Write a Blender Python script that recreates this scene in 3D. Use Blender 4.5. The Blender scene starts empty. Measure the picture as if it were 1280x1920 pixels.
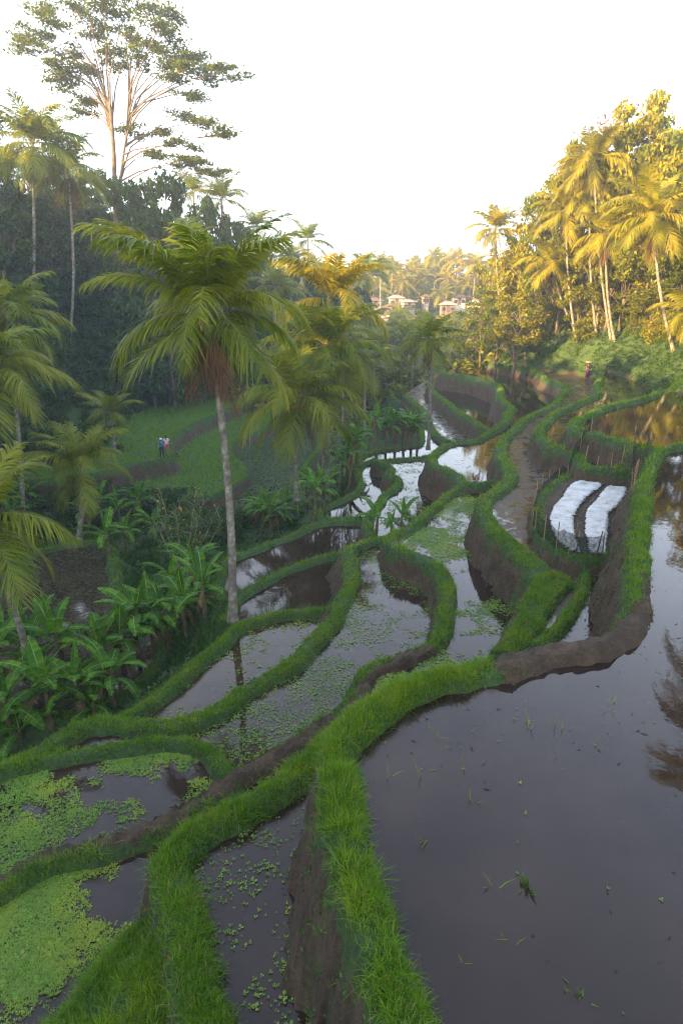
import bpy, math, random
import numpy as np
from mathutils import Vector, Matrix, Euler

SC = bpy.context.scene
COL = SC.collection
rng = np.random.default_rng(7)
random.seed(7)
R = math.radians

# ------------------------------------------------------------------ camera, sky, sun, exposure
F = 1150.0                      # focal length in photograph pixels (1280 x 1920)
PITCH = 19.18
cam_d = bpy.data.cameras.new('camera')
cam = bpy.data.objects.new('camera', cam_d)
COL.objects.link(cam)
cam.location = (0, 0, 0)
cam.rotation_euler = (R(90 - PITCH), 0, 0)
cam_d.sensor_fit = 'VERTICAL'
cam_d.sensor_height = 36.0
cam_d.sensor_width = 24.0
cam_d.lens = F / 1920 * 36.0
cam_d.clip_start = 0.1
cam_d.clip_end = 5000
SC.camera = cam

SUN_AZ = Vector((-0.86, -0.51, 0)).normalized()     # horizontal direction towards the sun
SUN_EL = R(14.0)
world = bpy.data.worlds.new('World')
SC.world = world
world.use_nodes = True
wn = world.node_tree
bg = wn.nodes['Background']
sky = wn.nodes.new('ShaderNodeTexSky')
sky.sky_type = 'NISHITA'
sky.sun_disc = False
sky.sun_elevation = SUN_EL
sky.sun_rotation = math.atan2(SUN_AZ.x, SUN_AZ.y)
sky.air_density = 1.0
sky.dust_density = 1.5
sky.ozone_density = 1.0
# thin bright cloud all over the sky
cl = wn.nodes.new('ShaderNodeTexNoise'); cl.inputs['Scale'].default_value = 2.2; cl.inputs['Detail'].default_value = 5
mp = wn.nodes.new('ShaderNodeMapRange'); mp.inputs['From Min'].default_value = 0.3; mp.inputs['From Max'].default_value = 0.7; mp.inputs['To Min'].default_value = 0.42; mp.inputs['To Max'].default_value = 0.62
wn.links.new(cl.outputs['Fac'], mp.inputs['Value'])
mxs = wn.nodes.new('ShaderNodeMix'); mxs.data_type = 'RGBA'
# the bright haze layer is thickest towards the horizon and thins out overhead
tcw = wn.nodes.new('ShaderNodeTexCoord'); sxyz = wn.nodes.new('ShaderNodeSeparateXYZ'); wn.links.new(tcw.outputs['Generated'], sxyz.inputs[0])
el = wn.nodes.new('ShaderNodeMapRange'); el.inputs['From Min'].default_value = 0.05; el.inputs['From Max'].default_value = 0.95; el.inputs['To Min'].default_value = 1.9; el.inputs['To Max'].default_value = 0.15
wn.links.new(sxyz.outputs['Z'], el.inputs['Value'])
mul = wn.nodes.new('ShaderNodeMath'); mul.operation = 'MULTIPLY'; mul.use_clamp = True
wn.links.new(mp.outputs[0], mul.inputs[0]); wn.links.new(el.outputs[0], mul.inputs[1]); wn.links.new(mul.outputs[0], mxs.inputs[0]); wn.links.new(sky.outputs[0], mxs.inputs[6]); mxs.inputs[7].default_value = (4.6, 5.0, 5.8, 1)
wn.links.new(mxs.outputs[2], bg.inputs[0])
bg.inputs[1].default_value = 0.12
sun_d = bpy.data.lights.new('sun', 'SUN')
sun_d.energy = 5.0
sun_d.angle = R(0.6)
sun_d.color = (1.0, 0.66, 0.27)
sun = bpy.data.objects.new('sun', sun_d)
COL.objects.link(sun)
sdir = Vector((SUN_AZ.x * math.cos(SUN_EL), SUN_AZ.y * math.cos(SUN_EL), math.sin(SUN_EL)))
sun.rotation_euler = sdir.to_track_quat('Z', 'Y').to_euler()
SC.view_settings.view_transform = 'Standard'
SC.view_settings.look = 'None'
SC.view_settings.exposure = 2.6
SC.view_settings.gamma = 1.0
SC.view_settings.use_curve_mapping = False
SC.render.engine = 'CYCLES'
SC.cycles.use_denoising = True
SC.cycles.max_bounces = 6
SC.cycles.diffuse_bounces = 3
SC.cycles.glossy_bounces = 3
SC.cycles.transmission_bounces = 3
SC.cycles.volume_bounces = 1
SC.cycles.transparent_max_bounces = 8
SC.cycles.use_adaptive_sampling = True
SC.cycles.adaptive_threshold = 0.015
SC.cycles.filter_width = 1.15

# ------------------------------------------------------------------ pixel -> place
CT, ST = math.cos(R(PITCH)), math.sin(R(PITCH))
def ray(px, py):
    a, b = (px - 640) / F, -(py - 960) / F
    return Vector((a, CT + b * ST, -ST + b * CT))
def P(px, py, z):
    d = ray(px, py); t = z / d.z
    return (d.x * t, d.y * t)
def PD(px, py, y):
    d = ray(px, py); return d * (y / d.y)

# ------------------------------------------------------------------ noise
_NT = rng.random((256, 256))
def vnoise(x, y):
    x = np.asarray(x, float); y = np.asarray(y, float)
    xi = np.floor(x).astype(int); yi = np.floor(y).astype(int)
    fx = x - xi; fy = y - yi
    fx = fx * fx * (3 - 2 * fx); fy = fy * fy * (3 - 2 * fy)
    g = lambda i, j: _NT[i & 255, j & 255]
    return (g(xi, yi) * (1 - fx) + g(xi + 1, yi) * fx) * (1 - fy) + (g(xi, yi + 1) * (1 - fx) + g(xi + 1, yi + 1) * fx) * fy
def fbm(x, y, o=4):
    s = 0; a = 0.5; t = 0
    for k in range(o):
        s = s + a * vnoise(x * 2 ** k + 17.3 * k, y * 2 ** k + 9.1 * k); t += a; a *= 0.55
    return s / t

# ------------------------------------------------------------------ mesh helpers
def np_mesh(name, v, f, n=3, smooth=False):
    v = np.asarray(v, np.float32).reshape(-1, 3); f = np.asarray(f, np.int32).reshape(-1, n)
    me = bpy.data.meshes.new(name)
    me.vertices.add(len(v)); me.vertices.foreach_set('co', v.ravel())
    me.loops.add(f.size); me.loops.foreach_set('vertex_index', f.ravel())
    me.polygons.add(len(f))
    me.polygons.foreach_set('loop_start', np.arange(0, f.size, n, dtype=np.int32))
    me.polygons.foreach_set('loop_total', np.full(len(f), n, np.int32))
    if smooth: me.polygons.foreach_set('use_smooth', np.ones(len(f), bool))
    me.update(calc_edges=True)
    return me
class MB:
    def __init__(s): s.v = []; s.f = []
    def add(s, v, f):
        o = len(s.v); s.v += [tuple(q) for q in v]; s.f += [tuple(i + o for i in q) for q in f]
    def box(s, c, d, rz=0, rx=0, ry=0):
        m = Euler((rx, ry, rz)).to_matrix(); c = Vector(c)
        vs = [c + m @ Vector((d[0] / 2 * i, d[1] / 2 * j, d[2] / 2 * k)) for i in (-1, 1) for j in (-1, 1) for k in (-1, 1)]
        s.add(vs, [(0, 1, 3, 2), (4, 6, 7, 5), (0, 4, 5, 1), (2, 3, 7, 6), (0, 2, 6, 4), (1, 5, 7, 3)])
    def tube(s, pts, rad, n=8, cap=True):
        pts = [Vector(p) for p in pts]
        if not hasattr(rad, '__len__'): rad = [rad] * len(pts)
        vs = []; fs = []
        ref = Vector((1, 0, 0))
        for i, p in enumerate(pts):
            t = (pts[min(i + 1, len(pts) - 1)] - pts[max(i - 1, 0)])
            if t.length < 1e-9: t = Vector((0, 0, 1))
            t.normalize()
            if abs(t.dot(ref)) > 0.95: ref = Vector((0, 1, 0)) if abs(t.y) < 0.9 else Vector((0, 0, 1))
            u = (ref - t * ref.dot(t)).normalized(); w = t.cross(u); ref = u
            for k in range(n):
                a = 2 * math.pi * k / n
                vs.append(p + (u * math.cos(a) + w * math.sin(a)) * rad[i])
        for i in range(len(pts) - 1):
            for k in range(n):
                k2 = (k + 1) % n
                fs.append((i * n + k, i * n + k2, (i + 1) * n + k2, (i + 1) * n + k))
        if cap:
            fs.append(tuple(range(n))[::-1]); b = (len(pts) - 1) * n; fs.append(tuple(range(b, b + n)))
        s.add(vs, fs)
    def ball(s, c, r, n=8, m=6):
        c = Vector(c); r = r if hasattr(r, '__len__') else (r, r, r)
        vs = [c + Vector((0, 0, r[2]))]
        for i in range(1, m):
            th = math.pi * i / m
            for k in range(n):
                a = 2 * math.pi * k / n
                vs.append(c + Vector((r[0] * math.sin(th) * math.cos(a), r[1] * math.sin(th) * math.sin(a), r[2] * math.cos(th))))
        vs.append(c - Vector((0, 0, r[2])))
        fs = [(0, 1 + k, 1 + (k + 1) % n) for k in range(n)]
        for i in range(m - 2):
            for k in range(n):
                a = 1 + i * n + k; b = 1 + i * n + (k + 1) % n
                fs.append((a, a + n, b + n, b))
        l = len(vs) - 1; o = 1 + (m - 2) * n
        fs += [(l, o + (k + 1) % n, o + k) for k in range(n)]
        s.add(vs, fs)
    def mesh(s, name, smooth=False):
        me = bpy.data.meshes.new(name); me.from_pydata(s.v, [], s.f)
        if smooth: me.polygons.foreach_set('use_smooth', np.ones(len(me.polygons), bool))
        me.update(); return me
    def build(s, name, mat, parent=None, smooth=False):
        return obj(name, s.mesh(name, smooth), mat, parent)
def obj(name, me, mat=None, parent=None):
    if mat is not None and not me.materials: me.materials.append(mat)
    o = bpy.data.objects.new(name, me); COL.objects.link(o)
    if parent: o.parent = parent
    return o
def empty(name, loc, rz=0, s=1.0):
    o = bpy.data.objects.new(name, None); COL.objects.link(o)
    o.empty_display_size = 0.2
    o.location = loc; o.rotation_euler = (0, 0, rz); o.scale = (s, s, s)
    return o
def tag(o, label=None, cat=None, group=None, kind=None):
    if label: o['label'] = label
    if cat: o['category'] = cat
    if group: o['group'] = group
    if kind: o['kind'] = kind
    return o

# ------------------------------------------------------------------ materials
M = {}
def new_mat(name):
    m = bpy.data.materials.new(name); m.use_nodes = True; M[name] = m
    nt = m.node_tree; return m, nt, nt.nodes['Principled BSDF']
def N(nt, t, **k):
    n = nt.nodes.new(t)
    for a, b in k.items(): setattr(n, a, b)
    return n
def rampnode(nt, stops, src, interp='LINEAR'):
    r = N(nt, 'ShaderNodeValToRGB'); r.color_ramp.interpolation = interp
    while len(r.color_ramp.elements) < len(stops): r.color_ramp.elements.new(0.5)
    for e, (p, c) in zip(r.color_ramp.elements, stops):
        e.position = p; e.color = (c[0], c[1], c[2], 1)
    nt.links.new(src, r.inputs[0]); return r
def noise_mat(name, cols, scale=3.0, rough=0.8, bump=0.3, bscale=None, detail=5, coord='Object', bdist=0.05):
    m, nt, b = new_mat(name)
    tc = N(nt, 'ShaderNodeTexCoord')
    nz = N(nt, 'ShaderNodeTexNoise'); nz.inputs['Scale'].default_value = scale; nz.inputs['Detail'].default_value = detail
    nt.links.new(tc.outputs[coord], nz.inputs['Vector'])
    n = len(cols)
    r = rampnode(nt, [(0.3 + 0.4 * i / max(1, n - 1), c) for i, c in enumerate(cols)], nz.outputs['Fac'])
    nt.links.new(r.outputs[0], b.inputs['Base Color'])
    b.inputs['Roughness'].default_value = rough
    if bump:
        n2 = N(nt, 'ShaderNodeTexNoise'); n2.inputs['Scale'].default_value = bscale or scale * 4; n2.inputs['Detail'].default_value = 6
        nt.links.new(tc.outputs[coord], n2.inputs['Vector'])
        bp = N(nt, 'ShaderNodeBump'); bp.inputs['Strength'].default_value = bump; bp.inputs['Distance'].default_value = bdist
        nt.links.new(n2.outputs['Fac'], bp.inputs['Height']); nt.links.new(bp.outputs[0], b.inputs['Normal'])
    return m
def leaf_mat(name, cols, rough=0.5, trans=0.35, spec=0.3, dry=0.0):
    """leaf: colour varies by leaf (mesh island) and by plant; lets light through"""
    m, nt, b = new_mat(name)
    geo = N(nt, 'ShaderNodeNewGeometry'); oi = N(nt, 'ShaderNodeObjectInfo')
    a = N(nt, 'ShaderNodeMath', operation='MULTIPLY_ADD')
    nt.links.new(geo.outputs['Random Per Island'], a.inputs[0]); a.inputs[1].default_value = 0.6
    c = N(nt, 'ShaderNodeMath', operation='MULTIPLY'); nt.links.new(oi.outputs['Random'], c.inputs[0]); c.inputs[1].default_value = 0.4
    nt.links.new(c.outputs[0], a.inputs[2])
    n = len(cols)
    r = rampnode(nt, [(0.1 + 0.8 * i / max(1, n - 1), q) for i, q in enumerate(cols)], a.outputs[0])
    if dry:
        gt = N(nt, 'ShaderNodeMath', operation='GREATER_THAN'); nt.links.new(geo.outputs['Random Per Island'], gt.inputs[0]); gt.inputs[1].default_value = 1 - dry
        r0 = r; tcn = N(nt, 'ShaderNodeTexCoord'); nzz = N(nt, 'ShaderNodeTexNoise'); nzz.inputs['Scale'].default_value = 0.9; nzz.inputs['Detail'].default_value = 4
        nt.links.new(tcn.outputs['Object'], nzz.inputs['Vector'])
        pm = rampnode(nt, [(0.35, (0.75, 0.85, 0.8)), (0.5, (1, 1, 1)), (0.66, (1.5, 1.15, 0.9))], nzz.outputs['Fac'])
        mu = N(nt, 'ShaderNodeMix', data_type='RGBA', blend_type='MULTIPLY'); mu.inputs[0].default_value = 1; nt.links.new(r0.outputs[0], mu.inputs[6]); nt.links.new(pm.outputs[0], mu.inputs[7])
        mm = N(nt, 'ShaderNodeMix', data_type='RGBA'); nt.links.new(gt.outputs[0], mm.inputs[0]); nt.links.new(mu.outputs[2], mm.inputs[6]); mm.inputs[7].default_value = (0.24, 0.19, 0.07, 1)
        class _R: outputs = [mm.outputs[2]]
        r = _R
    nt.links.new(r.outputs[0], b.inputs['Base Color'])
    b.inputs['Roughness'].default_value = rough
    b.inputs['Specular IOR Level'].default_value = spec
    tr = N(nt, 'ShaderNodeBsdfTranslucent')
    hs = N(nt, 'ShaderNodeHueSaturation'); hs.inputs['Hue'].default_value = 0.485; hs.inputs['Saturation'].default_value = 1.1; hs.inputs['Value'].default_value = 1.5
    nt.links.new(r.outputs[0], hs.inputs['Color']); nt.links.new(hs.outputs[0], tr.inputs[0])
    mx = N(nt, 'ShaderNodeMixShader'); mx.inputs[0].default_value = trans
    nt.links.new(b.outputs[0], mx.inputs[1]); nt.links.new(tr.outputs[0], mx.inputs[2])
    nt.links.new(mx.outputs[0], nt.nodes['Material Output'].inputs[0])
    return m

# ------------------------------------------------------------------ terraces (outline of each terrace's outer crest, traced; z below the camera)
def smooth(pts, k=5):
    pts = [np.array(p, float) for p in pts]; out = []
    for i in range(len(pts) - 1):
        p0 = pts[max(i - 1, 0)]; p1 = pts[i]; p2 = pts[i + 1]; p3 = pts[min(i + 2, len(pts) - 1)]
        for j in range(k):
            t = j / k
            out.append(0.5 * ((2 * p1) + (-p0 + p2) * t + (2 * p0 - 5 * p1 + 4 * p2 - p3) * t * t + (-p0 + 3 * p1 - 3 * p2 + p3) * t ** 3))
    out.append(pts[-1]); return np.array(out)
TER = []
def terrace(name, z, crest, close, w=0.5, bh=0.22, slope=4.0, depth=0.14, floor='water', wclose=(), start=(), fall=3.5):
    """crest: outer edge in photograph pixels on the plane z+bh; close: the rest of the outline (under higher terraces)"""
    c = [P(x, y, z + bh) for x, y in crest]
    line = smooth(list(start) + c)
    poly = np.array(list(map(tuple, line)) + list(wclose) + [P(x, y, z) for x, y in close])
    TER.append(dict(name=name, z=z, line=line, poly=poly, w=w, bh=bh, slope=slope, depth=depth, floor=floor, fall=fall))

terrace('A', -6.0, [(745, 2060), (715, 1920), (680, 1800), (642, 1680), (612, 1560), (604, 1470), (607, 1395), (655, 1335), (700, 1297), (780, 1262), (860, 1243), (930, 1228), (1000, 1208), (1060, 1200), (1110, 1192), (1150, 1172), (1172, 1140), (1178, 1100), (1176, 1060), (1180, 1010), (1186, 960), (1196, 900), (1212, 860), (1232, 838), (1285, 828)],
        [], w=0.50, wclose=[(20, 28), (26, 26), (24, -4), (0.6, -4)])
terrace('G', -7.8, [(375, 2050), (352, 1920), (328, 1800), (298, 1700), (286, 1630), (303, 1588), (350, 1543), (425, 1503), (490, 1468), (545, 1428), (588, 1390), (625, 1350)],
        [(760, 1340), (800, 1500), (800, 1900), (760, 2200), (500, 2400)], w=0.50)
terrace('F', -9.3, [(-260, 1790), (-100, 1700), (0, 1635), (80, 1590), (200, 1560), (330, 1508), (440, 1438), (500, 1403), (560, 1368), (600, 1340)],
        [(690, 1330), (640, 1420), (450, 1640), (420, 1900), (420, 2300), (-300, 2300)], w=0.50)
terrace('C', -9.5, [(872, 902), (845, 915), (825, 930), (795, 956), (757, 986), (730, 995), (722, 1010), (735, 1030), (775, 1042), (800, 1057), (815, 1070), (823, 1090), (826, 1112), (820, 1140), (812, 1178), (798, 1200), (770, 1212), (730, 1228), (698, 1238), (671, 1255), (661, 1275), (648, 1302), (612, 1338), (570, 1368)],
        [(640, 1370), (760, 1330), (1000, 1260), (1010, 1120), (960, 1020), (920, 960), (960, 905)], w=0.55)
terrace('C1', -9.3, [(962, 772), (945, 792), (915, 808), (885, 822), (850, 826), (826, 834), (808, 847), (803, 858), (808, 870), (833, 881), (852, 891), (860, 902), (872, 909), (900, 908), (935, 905)],
        [(965, 890), (945, 850), (965, 812), (985, 790), (980, 775)], w=0.55)
terrace('U', -9.2, [(826, 690), (828, 699), (867, 704), (900, 711), (926, 720), (931, 727), (930, 735), (930, 745), (944, 757), (952, 765), (942, 773), (946, 781), (934, 792), (917, 801)],
        [(960, 800), (985, 790), (1010, 772), (1075, 737), (1075, 700), (900, 678)], w=0.8, bh=0.25)
terrace('E', -8.2, [(915, 680), (965, 687), (1000, 694), (1020, 711), (1042, 717), (1053, 725), (1052, 735), (1040, 743), (1034, 755), (1010, 767), (975, 784), (958, 800), (938, 818), (929, 840), (933, 858), (943, 876), (944, 890), (934, 904), (913, 920), (897, 933), (892, 950), (900, 967), (912, 988), (927, 1003), (950, 1025), (968, 1043), (985, 1062), (993, 1080), (990, 1100), (976, 1125), (970, 1150), (955, 1175), (938, 1198), (920, 1218)],
        [(1000, 1250), (1150, 1220), (1230, 1050), (1260, 860), (1230, 720), (1150, 690), (920, 666)], w=0.75)
terrace('D', -7.2, [(1120, 702), (1112, 722), (1114, 737), (1090, 748), (1060, 760), (1032, 773), (1014, 792), (1002, 806), (1003, 818), (1017, 828), (1037, 838), (1062, 846), (1074, 855), (1080, 866), (1094, 874), (1125, 878), (1180, 880)],
        [(1250, 885), (1260, 800), (1200, 716), (1140, 694)], w=0.6)
terrace('P1', -8.12, [(1088, 1072), (1082, 1098), (1066, 1128), (1044, 1160), (1018, 1186), (985, 1206)],
        [(1060, 1240), (1200, 1220), (1240, 1120), (1180, 1050), (1110, 1055)], w=0.3, bh=0.2)
terrace('N', -7.7, [(1095, 872), (1062, 886), (1032, 906), (1008, 932), (1000, 960), (1006, 990), (1028, 1014), (1062, 1036), (1095, 1044), (1130, 1043), (1168, 1036)],
        [(1240, 1000), (1240, 870), (1150, 862)], w=0.22, bh=0.15, depth=0.0, floor='mud')
terrace('R', -6.2, [(1240, 850), (1205, 839), (1175, 832), (1135, 820), (1100, 812), (1070, 802), (1066, 793), (1072, 785), (1088, 778), (1112, 765), (1147, 755), (1187, 747), (1214, 739), (1222, 733)],
        [], w=0.62, wclose=[(27, 46), (30, 42), (28, 22), (18, 24)])
terrace('H', -10.3, [(-200, 1590), (-100, 1500), (0, 1432), (60, 1400), (130, 1355), (190, 1340), (260, 1343), (330, 1343), (400, 1319), (442, 1290), (484, 1265), (518, 1247), (549, 1225), (574, 1196), (597, 1173), (614, 1157), (622, 1137), (636, 1110), (648, 1085), (648, 1060), (640, 1038), (648, 1022), (670, 1014), (698, 1006), (722, 1008)],
        [(760, 1010), (780, 1050), (850, 1090), (850, 1190), (720, 1280), (560, 1420), (330, 1570), (0, 1700), (-200, 1800)], w=0.6, slope=2.2, fall=6)
terrace('I', -10.1, [(-200, 1490), (-60, 1450), (0, 1432), (80, 1411), (150, 1399), (250, 1384), (335, 1377), (395, 1392), (422, 1415), (432, 1440)],
        [(470, 1440), (340, 1550), (0, 1690), (-200, 1800)], w=0.38, slope=2.5)
terrace('Q1', -11.1, [(150, 1400), (200, 1352), (245, 1326), (300, 1288), (355, 1240), (400, 1205), (428, 1178), (455, 1162), (512, 1147), (557, 1141), (600, 1137), (640, 1128)],
        [(680, 1130), (620, 1220), (500, 1290), (400, 1350), (280, 1390), (180, 1420)], w=0.5, slope=1.4, fall=6)
terrace('Q2', -11.4, [(412, 1160), (434, 1123), (456, 1103), (490, 1086), (518, 1069), (569, 1050), (614, 1037), (645, 1030)],
        [(690, 1040), (690, 1120), (600, 1180), (440, 1200)], w=0.45, slope=1.6, fall=6)
terrace('Q3', -11.7, [(408, 1140), (398, 1100), (406, 1062), (428, 1042), (470, 1027), (512, 1010), (552, 996), (580, 982), (608, 976), (640, 974), (675, 974)],
        [(730, 980), (730, 1040), (640, 1070), (450, 1150)], w=0.45, slope=1.4, fall=6)
terrace('S2', -10.9, [(808, 852), (760, 856), (715, 859), (699, 862), (708, 868), (726, 873), (727, 880), (719, 889), (738, 895), (741, 904), (733, 914), (714, 924), (702, 943), (686, 965), (682, 985), (690, 1003), (706, 1010), (735, 1008)],
        [(800, 1000), (860, 930), (890, 900), (840, 860)], w=0.5)
terrace('S1', -11.6, [(700, 857), (674, 870), (667, 890), (673, 908), (658, 923), (632, 936), (602, 950), (592, 963), (612, 972), (645, 970), (680, 971)],
        [(730, 985), (770, 920), (760, 860)], w=0.4, slope=2.5)
terrace('X', -11.0, [(800, 722), (812, 738), (830, 751), (855, 771), (880, 787), (900, 801), (920, 808)],
        [(970, 800), (970, 750), (955, 718), (870, 694), (815, 700)], w=0.75, bh=0.25)
terrace('Y', -12.2, [(752, 738), (775, 755), (795, 775), (802, 795), (815, 815), (845, 830), (870, 832)],
        [(930, 815), (840, 735), (800, 712)], w=0.6, bh=0.25)
terrace('T', -12.4, [(655, 885), (668, 858), (690, 846), (720, 840), (760, 835), (785, 828), (785, 800)],
        [(860, 820), (830, 870), (740, 880)], w=0.5, slope=2)
terrace('Z', -13.2, [(728, 735), (738, 747), (755, 757), (785, 766)],
        [(810, 770), (800, 730), (760, 725)], w=0.6, bh=0.25, slope=2)
terrace('L1', -13.4, [(-120, 905), (0, 903), (100, 897), (200, 884), (250, 868), (308, 861), (326, 848), (318, 832), (332, 812), (362, 795), (400, 778), (450, 757), (485, 742)],
        [(470, 722), (330, 735), (250, 775), (60, 790), (-140, 840)], w=0.8, floor='rice', depth=0.06)
terrace('L2', -14.7, [(310, 945), (400, 927), (440, 909), (462, 889), (456, 869), (437, 851), (433, 839), (450, 822), (490, 806), (530, 795), (580, 785)],
        [(580, 755), (450, 760), (340, 820), (230, 905)], w=0.7, floor='rice', depth=0.06)
terrace('L3', -15.5, [(440, 965), (500, 945), (545, 918), (560, 895), (580, 870), (600, 840), (620, 800)],
        [(540, 775), (430, 840), (420, 930)], w=0.6, slope=2.5)
terrace('M2', -13.1, [(-160, 1160), (-60, 1125), (0, 1102), (38, 1078), (56, 1058), (50, 1040), (20, 1028), (-80, 1030)],
        [(-160, 1040)], w=0.9, floor='grassfield', bh=0.1)
TER.sort(key=lambda t: t['z'])
terrace('M1', -14.0, [(-160, 1345), (0, 1345), (150, 1340), (260, 1290), (320, 1210), (300, 1150), (238, 1110), (222, 1065), (214, 1030), (190, 1012), (130, 1016), (60, 1032), (-40, 1050), (-160, 1060)],
        [], w=0.6, slope=1.6)
TER.sort(key=lambda t: t['z'])
RIDGES = [  # extra grass banks: centre line (pixels), top z, half width, side slope
    ([(1000, 1062), (1030, 1076), (1055, 1086), (1035, 1112), (1010, 1145), (985, 1178), (950, 1208)], -7.98, 0.22, 3.5),
    ([(60, 2010), (150, 1925), (215, 1835), (262, 1775), (300, 1742)], -8.35, 0.30, 2.2),
    ([(180, 2030), (235, 1930), (275, 1850), (310, 1780)], -8.15, 0.30, 2.2),
]
MUD = [  # trodden bare paths on the crests: (pixels, z, half width)
    ([(800, 1209), (760, 1224), (725, 1247), (700, 1261), (684, 1281), (672, 1309), (640, 1341), (600, 1371), (555, 1399), (500, 1429), (440, 1459), (385, 1494), (330, 1529), (260, 1561), (200, 1579), (120, 1593), (60, 1611), (0, 1643), (-80, 1689)], -9.15, 0.25),
    ([(965, 1240), (1010, 1228), (1060, 1216), (1110, 1206), (1160, 1190), (1205, 1168), (1232, 1140), (1240, 1115), (1232, 1090)], -5.8, 0.40),
]

def grow(a, b, s0, g, smax):
    out = [a]; s = s0
    while out[-1] < b: out.append(out[-1] + s); s = min(s * g, smax)
    return out
xs = np.array(sorted(set([-x for x in grow(7.5, 300, 0.1, 1.022, 8)] + list(np.arange(-7.4, 11.0, 0.085)) + grow(11.0, 300, 0.09, 1.022, 8))))
ys = np.array([-40, -20, -10, -5] + list(np.arange(-2, 3.5, 0.25)) + list(np.arange(3.5, 19.0, 0.085)) + grow(19.0, 700, 0.09, 1.009, 9))
GX, GY = np.meshgrid(xs, ys)          # [iy, ix]
shape = GX.shape
X = GX.ravel(); Y = GY.ravel()

def inpoly(x, y, poly):
    ins = np.zeros(len(x), bool); n = len(poly)
    for i in range(n):
        x1, y1 = poly[i]; x2, y2 = poly[(i + 1) % n]
        if y1 == y2: continue
        c = ((y1 > y) != (y2 > y)) & (x < (x2 - x1) * (y - y1) / (y2 - y1) + x1)
        ins ^= c
    return ins
def dline(x, y, line):
    d = np.full(len(x), 1e9)
    for (x1, y1), (x2, y2) in zip(line[:-1], line[1:]):
        dx, dy = x2 - x1, y2 - y1; L = dx * dx + dy * dy + 1e-12
        t = np.clip(((x - x1) * dx + (y - y1) * dy) / L, 0, 1)
        d = np.minimum(d, (x - x1 - t * dx) ** 2 + (y - y1 - t * dy) ** 2)
    return np.sqrt(d)
def sstep(a, b, x):
    t = np.clip((x - a) / (b - a), 0, 1); return t * t * (3 - 2 * t)

# valley floor and hills
XT_R = ([-40, 5, 15, 25, 40, 44, 55, 62, 70, 76, 81, 90, 110, 140, 200, 400], [15, 17, 20, 22.5, 23.2, 23.2, 26, 27.3, 26.6, 23.3, 20.2, 18, 26, 45, 85, 160])
ZT_R = ([-40, 40, 60, 80, 95, 120], [-6.4, -6.5, -8.4, -9.0, -12, -18])
XT_L = ([-40, 20, 45, 60, 73, 91, 110, 150, 200, 300], [-20, -21, -25, -27, -26.5, -19, -15, -22, -60, -120])
ZT_L = ([-40, 20, 60, 100, 130], [-13, -13.5, -13.5, -14, -18])
def hills(x, y):
    big = fbm(x * 0.05 + 3, y * 0.05 + 8, 3) - 0.5
    fine = fbm(x * 0.4, y * 0.4, 3) - 0.5
    v = np.interp(y, [-40, 30, 60, 100, 150, 200], [-14.5, -15.0, -16.5, -19, -22, -20])
    t = x - np.interp(y, *XT_R) + 1.2 * (fbm(y * 0.25, x * 0 + 5, 2) - 0.5)
    hr = np.interp(y, *ZT_R) + np.interp(t, [-20, 0, 0.7, 3.4, 14, 40, 120], [-60, 0, 1.0, 4.2, 11.5, 22, 30])
    t = np.interp(y, *XT_L) - x + 1.5 * (fbm(y * 0.2, x * 0 + 2, 2) - 0.5)
    hl = np.interp(y, *ZT_L) + np.interp(t, [-20, 0, 6, 14, 22, 30, 60, 150], [-60, 0, 7.0, 15.5, 20.5, 24.5, 27, 32])  # upper crest raised so that the hill shades the valley
    yy = y + 0.12 * (x - 30)
    hf = np.interp(yy, [120, 165, 188, 205, 225, 260, 400, 700], [-60, -18, -7.5, -5, 2, 7, 12, 20]) + np.interp(np.abs(x - 20), [0, 60, 200], [0, 0, 6])
    hh = np.maximum(np.maximum(hr, hl), hf)
    return np.maximum(v, hh) + big * np.interp(np.maximum(v, hh) - v, [0, 3, 10], [0.2, 0.6, 2.4]) + fine * 0.35, hh > v, (hr >= hl) & (hr >= hf)
Z, HILL, HR = hills(X, Y)
GRASS = np.where(HILL & (X > 0) & (Y < 100), 0.58, 0.78)
FLOOR = np.zeros(len(X), np.int8)       # 1 pond bed, 2 mud plot, 3 rice
BERM = np.zeros(len(X))                 # 1 on a crest
n1 = (fbm(X * 1.7, Y * 1.7, 4) - 0.5); n2 = (fbm(X * 6 + 40, Y * 6, 3) - 0.5)
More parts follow.
